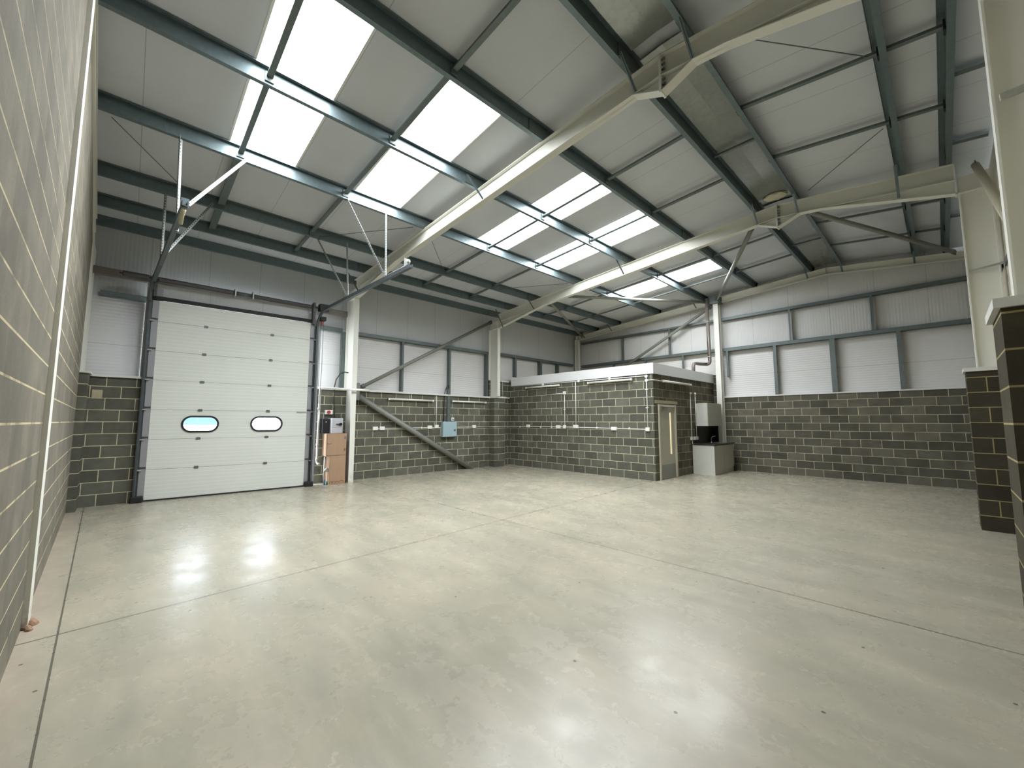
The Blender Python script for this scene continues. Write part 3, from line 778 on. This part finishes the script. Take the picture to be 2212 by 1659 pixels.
# overhead tracks
def angle_bar(p0, p1, name, parent, w=.042):
    """perforated L angle with its own local Z along the bar"""
    p0, p1 = Vector(p0), Vector(p1); d = p1-p0; ln = d.length
    b = MB(); t = .003; b.box(0, w, 0, t, 0, ln); b.box(0, t, 0, w, 0, ln)
    bmesh.ops.recalc_face_normals(b.b, faces=b.b.faces)
    me = bpy.data.meshes.new(name); b.b.to_mesh(me); b.b.free(); me.materials.append(M['perf'])
    o = bpy.data.objects.new(name, me); COL.objects.link(o); o.parent = parent
    zq = d.normalized(); yq = zq.cross(Vector((1, .3, 0))).normalized(); xq = yq.cross(zq).normalized()
    R_ = Matrix((xq, yq, zq)).transposed().to_4x4(); R_.translation = p0-parent.location; o.matrix_local = R_
    return o
tr = thing('overhead_track', (2.8, 4.25, 4.3), 'right overhead door track curving back under the roof beside nearest frame', 'track', 'overhead door tracks')
pts = [(.37, 4.19, 3.95)]+[(.37+.55*(1-math.cos(a_)), 4.19, 3.95+.35*math.sin(a_)) for a_ in [k*PI/16 for k in range(1, 8)]]+[(.97, 4.19, 4.305)]
b = MB()
for q, r_ in zip(pts[:-1], pts[1:]): b.bar(q, r_, .045, .05)
b.build('curve', M['track'], tr)
b = MB(); b.extrude_path([(-.03, -.035), (.03, -.035), (.03, .035), (.022, .035), (.022, -.027), (-.022, -.027), (-.022, .035), (-.03, .035)], (.95, 4.19, 4.30), (5.0, 4.235, 4.235)); b.build('rail', M['track'], tr)
for a_, b_ in (((3.98, 4.24, 4.26), (3.92, 4.24, 5.66)), ((3.95, 4.22, 4.36), (3.84, 3.50, 5.66)), ((2.26, 4.19, 4.28), (2.20, 4.15, 5.55)), ((2.24, 4.18, 4.32), (2.03, 3.57, 5.54))): angle_bar(a_, b_, 'hanger', tr)
b = MB(); b.tube([(4.1, 4.25, 4.32), (4.80, 4.27, 4.31)], .013, 8); b.box(4.80, 4.815, 4.20, 4.31, 4.26, 4.42); b.tube([(4.72, 4.27, 4.37), (4.86, 4.27, 4.37)], .025, 10); b.build('buffer', M['galv_pale'], tr)
tl = thing('overhead_track', (2.6, 1.13, 4.3), 'left overhead door track running back under the roof near the party wall', 'track', 'overhead door tracks')
pts = [(.30, 1.03, 4.0)]+[(.30+.5*(1-math.cos(a_)), 1.03, 4.0+.3*math.sin(a_)) for a_ in [k*PI/16 for k in range(1, 8)]]+[(.85, 1.04, 4.305)]
b = MB()
for q, r_ in zip(pts[:-1], pts[1:]): b.bar(q, r_, .045, .05)
b.build('curve', M['track'], tl)
b = MB(); b.extrude_path([(-.03, -.035), (.03, -.035), (.03, .035), (.022, .035), (.022, -.027), (-.022, -.027), (-.022, .035), (-.03, .035)], (.82, 1.05, 4.30), (4.75, 1.22, 4.30)); b.build('rail', M['track'], tl)
for a_, b_ in (((3.85, 1.18, 4.25), (3.84, 1.14, 5.66)), ((4.66, 1.24, 4.34), (3.95, 1.95, 5.66)), ((2.02, 1.08, 4.26), (2.08, 1.07, 5.56)), ((2.65, 1.11, 4.28), (2.16, 1.72, 5.56))): angle_bar(a_, b_, 'hanger', tl)
b = MB(); b.tube([(4.70, 1.215, 4.235), (4.60, 1.20, 4.17), (4.50, 1.20, 4.12)], .026, 12); b.build('buffer', M['tan_tube'], tl)
b = MB(); b.box(4.70, 4.712, 1.18, 1.26, 4.26, 4.38); b.build('end_bracket', M['galv'], tl)

# outside, seen through the door windows
struct(box('ground_outside', M['ext_ground'], -40, -.36, -20, 40, -.25, -.05), 'pale concrete yard seen through the door windows', 'yard')
tag(box('neighbouring_unit', M['ext_blue'], -22, -16, 2.4, 4.9, -.05, 3.4), 'blue clad building seen through the left door window', 'building')
tag(box('boundary_wall', M['flash'], -13.2, -13, -6, 12, -.05, 1.40), 'low white boundary wall across the yard beyond the door windows', 'wall')
t = thing('yard_fence', (-9, 0, 0), 'thin mesh fence in the yard beyond the door windows', 'fence')
b = MB()
for k in range(14): b.box(-9.015, -8.985, -2+k*.8, -1.97+k*.8, -.05, 1.75)
b.build('post', M['ext_pink'], t)
b = MB(); b.box(-9.01, -8.99, -2, 8.5, 1.50, 1.53); b.build('fence_rail', M['ext_pink'], t)

# ------------------------------------------------------------------ office box
OX, OY = 5.74, 11.15
struct(box('wall_office', M['blk_office'], 0., OX, OY, OY+.1, 0, 2.95), 'long blockwork front wall of the office with conduit and sockets', 'wall')
b = MB(); b.box(OX-.1, OX, OY+.1, 11.40, 0, 2.95); b.box(OX-.1, OX, 12.39, L, 0, 2.95); b.box(OX-.1, OX, 11.40, 12.39, 2.06, 2.95)
struct(b.build('wall_office.001', M['blk_office_side']), 'shaded blockwork side wall of the office with the grey door', 'wall')
b = MB(); b.box(.13, OX+.03, OY-.03, OY+.09, 2.875, 3.17)
struct(b.build('trim_6', M['fascia']), 'long pale fascia along the office roof front', 'fascia')
b = MB(); b.box(OX-.07, OX+.03, OY+.09, L-.01, 2.875, 3.17)
struct(b.build('trim_7', M['fascia']), 'shaded pale fascia along the office roof side', 'fascia')
struct(box('ceiling_office', M['wood_soffit'], -.02, OX-.07, OY+.09, L, 3.0, 3.15), 'flat roof deck of the office box', 'roof')
b = MB(); b.box(-.02, .15, OY-.02, OY+.5, 3.12, 3.22)
struct(b.build('trim_8', M['flash']), 'stub of fascia where the office roof meets the door wall', 'fascia')
b = MB(); b.box(-.02, .04, 10.72, 11.1, 3.02, 3.07)
struct(b.build('trim_9', M['flash']), 'white capping on the taller blockwork beside the office corner', 'sill')

# office door (door_2)
d2 = thing('door_2', (OX, 11.9, 0), 'grey office door with slim lit vision panel and kick plate', 'door', None, 'structure')
b = MB(); b.box(OX-.08, OX+.035, 11.375, 11.43, 0, 2.045); b.box(OX-.08, OX+.035, 12.35, 12.405, 0, 2.045); b.box(OX-.08, OX+.035, 11.43, 12.35, 1.985, 2.045); b.build('door_frame', M['frame_grey'], d2)
dx0, dx1 = OX-.05, OX-.008
b = MB(); b.plate_holes([(11.435, .01), (12.345, .01), (12.345, 1.98), (11.435, 1.98)], [[(12.06, .66), (12.17, .66), (12.17, 1.83), (12.06, 1.83)]], lambda u, v, n: Vector((dx0+n, u, v)), .042)
lf = b.build('leaf', M['intdoor'], d2)
MB().box(dx0+.015, dx0+.02, 12.05, 12.18, .65, 1.84).build('vision_panel', M['warm_glass'], lf)
MB().box(dx1, dx1+.003, 11.45, 12.33, .02, .39).build('kick_plate', M['kick'], lf)
b = MB(); b.tube([(dx1, 12.26, 1.03), (dx1+.05, 12.26, 1.03)], .010, 10); b.tube([(dx1+.05, 12.26, 1.03), (dx1+.05, 12.16, 1.03)], .009, 10); b.tube([(dx1, 12.26, 1.03), (dx1+.008, 12.26, 1.03)], .026, 16); b.build('handle', M['steel'], lf)
b = MB(); b.box(dx1, dx1+.05, 11.66, 11.86, 1.89, 1.96); b.bar((dx1+.04, 11.70, 1.965), (dx1+.04, 11.50, 2.0), .02, .008); b.build('door_closer', M['kick'], lf)
MB().box(OX-.07, OX+.008, 11.20, 12.56, 2.07, 2.16).build('lintel', M['lintel'], d2)

# ------------------------------------------------------------------ batten lights
def batten(p0, p1, out, lb, drop=None):
    """p0,p1 ends on the wall face; out = outward unit vector"""
    p0, p1, out = Vector(p0), Vector(p1), Vector(out)
    t = thing('batten_light', (p0+p1)/2, lb, 'light fitting', 'unlit batten lights')
    up = Vector((0, 0, 1)); d = (p1-p0).normalized()
    b = MB(); b.bar(p0+out*.02, p1+out*.02, .04, .05); b.build('spine', M['plastic'], t)
    b = MB(); b.tube([p0+d*.03+out*.062, p1-d*.03+out*.062], .028, 14); b.build('diffuser', M['tube_led'], t)
    b = MB(); b.bar(p0+out*.045, p0+d*.04+out*.045, .09, .062); b.bar(p1-d*.04+out*.045, p1+out*.045, .09, .062); b.build('end_cap', M['plastic'], t)
    if drop is not None:
        c = (p0+p1)/2; MB().tube([c+out*.015+up*.02, c+out*.015+up*drop], .010, 8).build('drop_conduit', M['whitepipe'], t)
batten((0, 6.31, 2.225), (0, 7.84, 2.225), (1, 0, 0), 'unlit batten light on the dado, nearer the slanting brace', .19)
batten((0, 8.55, 2.235), (0, 9.98, 2.235), (1, 0, 0), 'unlit batten light on the dado beside the pilaster', .18)
batten((.95, OY, 2.765), (2.49, OY, 2.765), (0, -1, 0), 'unlit batten light at the left of the office front', .07)
batten((3.63, OY, 2.755), (5.15, OY, 2.755), (0, -1, 0), 'unlit batten light at the right of the office front', .07)
batten((OX, 11.64, 2.70), (OX, 13.42, 2.70), (1, 0, 0), 'unlit batten light above the grey office door', None)

# ------------------------------------------------------------------ conduits and sockets
cd = thing('conduit_run', (0.02, 8, 1.37), 'long white conduit run at socket height round pilaster and office front', 'conduit')
r = .013
MB().tube([(r, 5.92, 1.375), (r, 10.16, 1.385)], r, 8).build('pipe', M['whitepipe'], cd)
MB().tube([(.02, 10.165, 1.385), (.28, 10.165, 1.385), (.295, 10.18, 1.385), (.295, 10.69, 1.385)], r, 8).build('pipe', M['whitepipe'], cd)
MB().tube([(.0, 10.72, 1.385), (.0, OY-.02, 1.385), (.03, OY-r, 1.395), (2.66, OY-r, 1.398), (5.55, OY-r, 1.362)], r, 8).build('pipe', M['whitepipe'], cd)
b = MB()
for y in (6.9, 7.45, 8.6+.6, 9.2): b.box(0, .03, y-.015, y+.015, 1.355, 1.405)
for x in (.6, 1.6, 2.1, 3.9, 5.0): b.box(x-.015, x+.015, OY-.03, OY, 1.355, 1.415)
b.build('saddle', M['whitepipe'], cd)
cd2 = thing('conduit_run', (2.8, OY-.02, 1.4), 'white conduit run under the office fascia with three drops to the sockets', 'conduit')
MB().tube([(.02, OY-r, 2.862), (5.55, OY-r, 2.825)], r, 8).build('pipe', M['whitepipe'], cd2)
for x, z0_, z1_ in ((5.56, 1.37, 2.80), (3.12, 1.42, 2.84), (2.665, 1.41, 2.48)): MB().tube([(x, OY-r, z0_), (x, OY-r, z1_)], r, 8).build('drop', M['whitepipe'], cd2)
MB().tube([(1.9, OY-r, 2.475), (2.66, OY-r, 2.49)], r, 8).build('pipe', M['whitepipe'], cd2)
MB().tube([(5.56, OY-r, 2.70), (OX+.015, OY-r, 2.70), (OX+.02, OY+.01, 2.70), (OX+.02, 11.66, 2.70)], r, 8).build('pipe', M['whitepipe'], cd2)
b = MB()
for x in (1.73, 3.25, 4.39): b.tube([(x, OY, 2.845), (x, OY-.035, 2.845)], .04, 16)
for z_ in (2.81, 2.70): b.tube([(5.56, OY, z_), (5.56, OY-.035, z_)], .042, 16)
b.build('round_box', M['plastic'], cd2)
b = MB()
for z_ in (2.45, 1.95): b.box(5.52, 5.60, OY-.03, OY, z_-.012, z_+.012)
b.box(2.63, 2.70, OY-.03, OY, 1.95, 1.975)
b.build('saddle', M['whitepipe'], cd2)
cd3 = thing('conduit_run', (OX, 13.6, 1.1), 'pair of upright conduits beside the kitchen unit on the office side', 'conduit')
for y in (13.45, 13.80):
    MB().tube([(OX+r, y, 1.10), (OX+r, y, 2.44)], r, 8).build('pipe', M['whitepipe'], cd3)
    MB().tube([(OX, y, 2.45), (OX+.04, y, 2.45)], .035, 14).build('round_box', M['plastic'], cd3)
cd4 = thing('conduit_run', (0, 7.98, 1.4), 'single white upright conduit above the socket beside the blue board', 'conduit')
MB().tube([(r, 7.98, 1.42), (r, 7.98, 2.42)], r, 8).build('pipe', M['whitepipe'], cd4)
tag(MB().tube([(.02, 10.78, 2.46), (.02, 10.78, 3.03)], .02, 8).build('upright_conduit', M['galv_pale']), 'grey upright conduit standing on the ledge between pilaster and office', 'conduit')

sock = None
def socket(c, out, w, lb, h=.09):
    """surface wall box; out 'x' faces +X, 'y' faces -Y"""
    t = thing('wall_socket', c, lb, 'socket', 'white wall sockets')
    x, y, z = c
    if out == 'x':
        MB().box(x, x+.04, y-w/2, y+w/2, z-h/2, z+h/2).build('back_box', M['plastic'], t, .004)
        MB().box(x+.04, x+.047, y-w/2+.004, y+w/2-.004, z-h/2+.004, z+h/2-.004).build('face_plate', M['plastic'], t)
    else:
        MB().box(x-w/2, x+w/2, y-.04, y, z-h/2, z+h/2).build('back_box', M['plastic'], t, .004)
        MB().box(x-w/2+.004, x+w/2-.004, y-.047, y-.04, z-h/2+.004, z+h/2-.004).build('face_plate', M['plastic'], t)
for c, o_, w_, lb in (((0, 5.96, 1.375), 'x', .15, 'white double socket at the very start of the dado conduit'), ((0, 6.165, 1.378), 'x', .15, 'white double socket second on the dado, left of the thick brace'),
                      ((0, 7.74, 1.395), 'x', .16, 'white double socket on the dado, right of the thick brace'), ((0, 7.985, 1.415), 'x', .14, 'white socket at the foot of the upright conduit near the blue board'),
                      ((0, 9.49, 1.40), 'x', .14, 'white socket on the dado between blue board and pilaster'), ((0, 10.80, 1.395), 'x', .07, 'small white box on the strip between pilaster and office'),
                      ((1.015, OY, 1.415), 'y', .15, 'white double socket farthest left on the office front'), ((2.40, OY, 1.40), 'y', .17, 'white double socket left of the short upright conduit on the office'),
                      ((2.665, OY, 1.405), 'y', .10, 'white box at the foot of the short upright conduit'), ((3.12, OY, 1.415), 'y', .18, 'white double socket at the foot of the tall middle conduit'),
                      ((4.505, OY, 1.37), 'y', .18, 'white double socket between middle and corner conduits on the office'), ((5.56, OY, 1.365), 'y', .12, 'white box at the foot of the corner conduit'),
                      ((2.675, OY, 2.50), 'y', .10, 'white box at the head of the short upright conduit'),
                      ((OX, 13.43, 1.06), 'x', .12, 'white box left of the pair beside the kitchen unit'), ((OX, 13.74, 1.06), 'x', .24, 'white double socket right of the pair beside the kitchen unit')):
    socket(c, o_, w_, lb, .10)

# ---- distribution board with trunking
t = thing('distribution_board', (0, 8.43, 1.08), 'pale blue steel distribution board on the dado', 'electrical cabinet')
MB().box(.0, .13, 8.16, 8.70, 1.08, 1.565).build('body', M['bluebox'], t, .006)
MB().box(.13, .14, 8.17, 8.69, 1.09, 1.555).build('door', M['bluebox'], t, .003)
MB().box(.14, .15, 8.60, 8.63, 1.26, 1.32).build('latch', M['black'], t)
t = thing('cable_trunking', (0.03, 8.42, 1.56), 'upright grey cable trunking above the blue board', 'trunking')
MB().box(.0, .06, 8.37, 8.47, 1.566, 2.62).build('trunk', M['galv_dark'], t)
tag(MB().tube([(.03, 8.24, 1.56), (.03, 8.26, 2.35), (.04, 8.28, 2.55), (.02, 8.36, 2.72), (-.03, 8.46, 2.76), (-.08, 8.52, 2.62), (-.08, 8.53, 2.47)], .014, 8).build('black_cable', M['copper']), 'black cable looping from blue board over the sill', 'cable')
t = thing('isolator_switch', (0, 8.60, 1.6), 'small white isolator switch above the blue board', 'switch')
MB().box(.0, .05, 8.545, 8.645, 1.59, 1.70).build('body', M['plastic'], t, .004); MB().tube([(.05, 8.595, 1.64), (.065, 8.595, 1.64)], .028, 14).build('knob', M['hinge'], t)

# ---- oak meter cabinet with switchgear
t = thing('meter_cabinet', (.3, 4.78, 0), 'tall oak board meter cabinet between roller door and steel column', 'cabinet')
X0, X1 = .02, .47
b = MB(); b.prism([(X0, 4.55, .70), (X1, 4.50, .70), (X1, 4.99, .70), (X0, 5.03, .70)], (0, 0, .565)); b.build('upper_box', M['oak'], t)
b = MB(); b.prism([(X0, 4.64, 0), (X1, 4.585, 0), (X1, 4.99, 0), (X0, 5.03, 0)], (0, 0, .70)); b.build('lower_box', M['oak'], t)
b = MB(); b.prism([(X1, 4.515, .725), (X1+.012, 4.515, .725), (X1+.012, 4.985, .725), (X1, 4.985, .725)], (0, 0, .53)); dr = b.build('door', M['oak'], t)
MB().bar((X1+.02, 4.53, 1.03), (X1+.02, 4.62, 1.03), .016, .02).build('handle', M['galv_pale'], dr)
for z_ in (.86, 1.16): MB().box(X1+.012, X1+.018, 4.93, 4.965, z_-.035, z_+.035).build('hinge', M['hinge'], dr)
b = MB(); b.box(X1, X1+.004, 4.60, 4.985, .01, .69); b.build('front_board', M['oak'], t)
for k, (y, rr_) in enumerate(((4.64, .04), (4.71, .045), (4.79, .035), (4.90, .055))):
    pts = [(X1+.006, y+rr_*math.cos(a_*PI/8), .035+rr_*math.sin(a_*PI/8)) for a_ in range(9)]
    MB().tube(pts, .005, 6).build('scribble_arch', M['oak_dark'], t)
t = thing('switch_fuse', (.2, 4.87, 1.265), 'pale grey switch fuse box with black rotary handle on the oak cabinet', 'electrical box')
MB().box(.02, .30, 4.66, 4.95, 1.27, 1.66).build('body', M['greybox'], t, .008)
MB().box(.30, .31, 4.67, 4.94, 1.42, 1.645).build('cover', M['greybox'], t, .004)
b = MB(); b.tube([(.31, 4.88, 1.50), (.35, 4.88, 1.50)], .035, 18); b.bar((.34, 4.76, 1.505), (.34, 4.89, 1.505), .02, .02); b.build('rotary_handle', M['black'], t)
t = thing('cutout_unit', (.1, 4.55, 1.265), 'black service cutout unit left of the grey switch box', 'electrical box')
MB().box(.02, .20, 4.47, 4.645, 1.275, 1.64).build('body', M['blackbox'], t, .006)
MB().box(.20, .205, 4.545, 4.57, 1.55, 1.57).build('seal', M['plastic'], t)
t = thing('red_switch', (0, 4.66, 1.76), 'white box with red rotary switch on the blockwork above the oak cabinet', 'switch')
MB().box(.0, .07, 4.58, 4.76, 1.76, 1.87).build('body', M['plastic'], t, .004); MB().tube([(.07, 4.655, 1.815), (.10, 4.655, 1.815)], .042, 16).build('knob', M['red'], t)
tag(MB().tube([(.1, 4.80, 1.64), (.08, 4.78, 2.0), (.09, 4.76, 2.45), (.10, 4.80, 2.68), (.10, 4.90, 2.84), (.08, 5.03, 2.90), (.08, 5.12, 2.89)], .014, 8).build('black_cable', M['copper']), 'thick black cable arching from switch box behind the column', 'cable')
tag(MB().tube([(.12, 5.18, 2.72), (.12, 5.32, 2.62), (.13, 5.43, 2.50), (.08, 5.52, 2.47)], .014, 8).build('black_cable', M['copper']), 'short black cable emerging right of the column', 'cable')
t = thing('galvanised_pipe', (.1, 4.38, .4), 'upright galvanised pipe between door track and oak cabinet', 'pipe')
MB().tube([(.1, 4.41, 2.42), (.1, 4.40, 1.2), (.1, 4.40, .55), (.13, 4.42, .5), (.18, 4.45, .5)], .028, 12).build('pipe', M['galv_pale'], t)
b = MB()
for z_ in (1.9, .98, .62): b.tube([(.1, 4.40, z_-.03), (.1, 4.40, z_+.03)], .036, 12)
b.build('coupler', M['galv_pale'], t)
t = thing('water_meter', (.1, 4.57, 0), 'grey stop valve pipework in the cut-out of the oak cabinet', 'valve')
MB().tube([(.30, 4.53, .68), (.30, 4.52, .25), (.30, 4.53, .05)], .02, 10).build('pipe', M['galv_pale'], t)
MB().tube([(.28, 4.56, .36), (.42, 4.56, .36)], .045, 16).build('valve', M['galv_pale'], t)
tag(MB().tube([(.44, 4.50, .0), (.44, 4.49, .12), (.44, 4.50, .14)], .02, 8).build('blue_pipe_stub', M['blue']), 'blue plastic pipe stub beside the oak cabinet foot', 'pipe stub')
tag(MB().tube([(.46, 4.55, .0), (.46, 4.55, .09)], .022, 8).build('green_pipe_stub', M['green']), 'green plastic pipe stub beside the oak cabinet foot', 'pipe stub')
# white trunking passing in front of the column
t = thing('dado_trunking', (.5, 5.0, 2.42), 'white trunking length crossing in front of the nearest column', 'trunking')
MB().tube([(.10, 4.22, 2.44), (.30, 4.45, 2.43), (.56, 4.72, 2.40), (.60, 5.25, 2.40), (.40, 5.55, 2.41), (.06, 5.72, 2.43)], .030, 12).build('pipe', M['plastic'], t)

# ------------------------------------------------------------------ kitchen
t = thing('base_cabinet', (6.08, 14.25, 0), 'grey gloss kitchen base unit with white end panel against the office', 'kitchen unit')
MB().box(OX+.02, 6.36, 13.48, 15.05, .0, .86).build('carcass', M['cab_side'], t)
MB().box(OX+.02, 6.39, 13.455, 13.475, .0, .865).build('end_panel', M['cab_side'], t)
for k, (a_, b_) in enumerate(((13.48, 14.24), (14.25, 15.04))):
    MB().box(6.362, 6.382, a_, b_, .16, .855).build('door', M['cab_front'], t, .002)
MB().box(6.33, 6.365, 13.48, 15.05, .0, .15).build('plinth', M['cab_front'], t)
MB().box(6.30, 6.40, 15.055, 15.12, .02, .20).build('pipe_cover', M['black'], t)
t = thing('worktop', (6.08, 14.25, .87), 'dark speckled worktop with inset steel sink on the kitchen unit', 'worktop')
b = MB(); b.box(OX+.01, 6.42, 13.43, 15.12, .868, .905); b.build('slab', M['worktop'], t, .004)
MB().box(5.90, 6.28, 14.35, 14.95, .904, .912).build('sink', M['steel'], t, .002)
t = thing('tap', (6.0, 14.25, .905), 'slim chrome mixer tap on the dark worktop', 'tap')
b = MB(); b.tube([(6.02, 14.25, .905), (6.02, 14.25, 1.06), (6.06, 14.27, 1.11), (6.12, 14.33, 1.12)], .012, 10); b.build('spout', M['steel'], t)
MB().tube([(6.02, 14.25, .905), (6.02, 14.25, .94)], .024, 14).build('body', M['steel'], t)
struct(box('trim_10', M['splash'], OX, OX+.012, 13.72, L-.01, .906, 1.44), 'black splash panel between worktop and wall cupboard', 'splashback')
struct(box('trim_11', M['splash'], OX+.012, 6.02, L-.015, L-.003, .906, 1.44), 'black splash panel return on the gable beside the wind post', 'splashback')
t = thing('wall_cupboard', (5.93, 14.4, 1.44), 'white-ended grey gloss wall cupboard above the worktop', 'kitchen unit')
MB().box(OX+.012, 6.09, 13.83, 14.95, 1.44, 2.14).build('carcass', M['cab_side'], t)
for a_, b_ in ((13.835, 14.385), (14.395, 14.945)): MB().box(6.092, 6.11, a_, b_, 1.44, 2.14).build('door', M['cab_front'], t, .002)
MB().box(OX+.03, 6.07, 13.86, 14.93, 2.141, 2.155).build('top_panel', M['lintel'], t)
tag(MB().tube([(OX+.02, 13.46, 1.0), (OX+.04, 13.43, .92), (OX+.05, 13.44, .86), (OX+.05, 13.47, .80)], .008, 8).build('white_flex', M['plastic']), 'white flex hanging from the socket behind the base unit', 'cable')

# soil pipe
t = thing('soil_pipe', (5.8, 15.1, 3.2), 'grey-brown soil vent pipe elbowing up beside the gable wind post', 'pipe')
def arc(c, a0, a1, r_, ax1, ax2, n=6): return [Vector(c)+Vector(ax1)*r_*math.cos(a0+(a1-a0)*k/n)+Vector(ax2)*r_*math.sin(a0+(a1-a0)*k/n) for k in range(n+1)]
pts = [(5.80, 14.95, 5.75), (5.82, 14.95, 3.60)]
pts += [tuple(v) for v in arc((5.72, 14.95, 3.60), 0, -PI/2, .10, (1, 0, 0), (0, 0, 1))]
pts += [(5.58, 14.7, 3.50), (5.55, 14.45, 3.50)]
pts += [(5.55, 14.32, 3.47), (5.55, 14.26, 3.40), (5.55, 14.25, 3.15)]
MB().tube(pts, .055, 16).build('pipe', M['soil'], t)
b = MB()
for z_ in (4.95, 3.75): b.tube([(5.80 if z_ > 4 else 5.82, 14.95, z_-.012), (5.80 if z_ > 4 else 5.82, 14.95, z_+.012)], .064, 16)
b.build('clip', M['galv_pale'], t)

# small recess with broken block left of the door
b = MB(); b.box(.15, .16, .33, .47, 2.0, 2.17)
tag(b.build('mortar_patch', M['lintel']), 'rough mortar patch in the blockwork left of the roller door', 'mortar patch')

# ------------------------------------------------------------------ world, camera
wd = bpy.data.worlds.new('sky'); scn.world = wd; wd.use_nodes = True
nt = wd.node_tree; nt.nodes.clear()
o_ = nt.nodes.new('ShaderNodeOutputWorld'); bg = nt.nodes.new('ShaderNodeBackground'); bg.inputs[0].default_value = (.86, .93, 1., 1); bg.inputs[1].default_value = 5.
nt.links.new(bg.outputs[0], o_.inputs[0])

cam = bpy.data.cameras.new('camera'); co = bpy.data.objects.new('camera', cam); COL.objects.link(co)
co.location = (11.0796, .8936, 1.5792); co.rotation_euler = (1.6628, -.0006, .8168)
cam.sensor_width = 36.; cam.sensor_fit = 'HORIZONTAL'; cam.lens = 873.57/2212*36; cam.clip_start = .05; cam.clip_end = 200
scn.camera = co

vs = scn.view_settings; scn.display_settings.display_device = 'sRGB'
vs.view_transform = 'Standard'; vs.look = 'None'; vs.gamma = 1.; vs.use_curve_mapping = False; vs.exposure = 2.02
cy = scn.cycles
cy.use_denoising = True; cy.max_bounces = 9; cy.diffuse_bounces = 8; cy.use_adaptive_sampling = True; cy.adaptive_threshold = .025; cy.glossy_bounces = 4; cy.transparent_max_bounces = 8
cy.sample_clamp_indirect = 8.; cy.caustics_reflective = False; cy.caustics_refractive = False
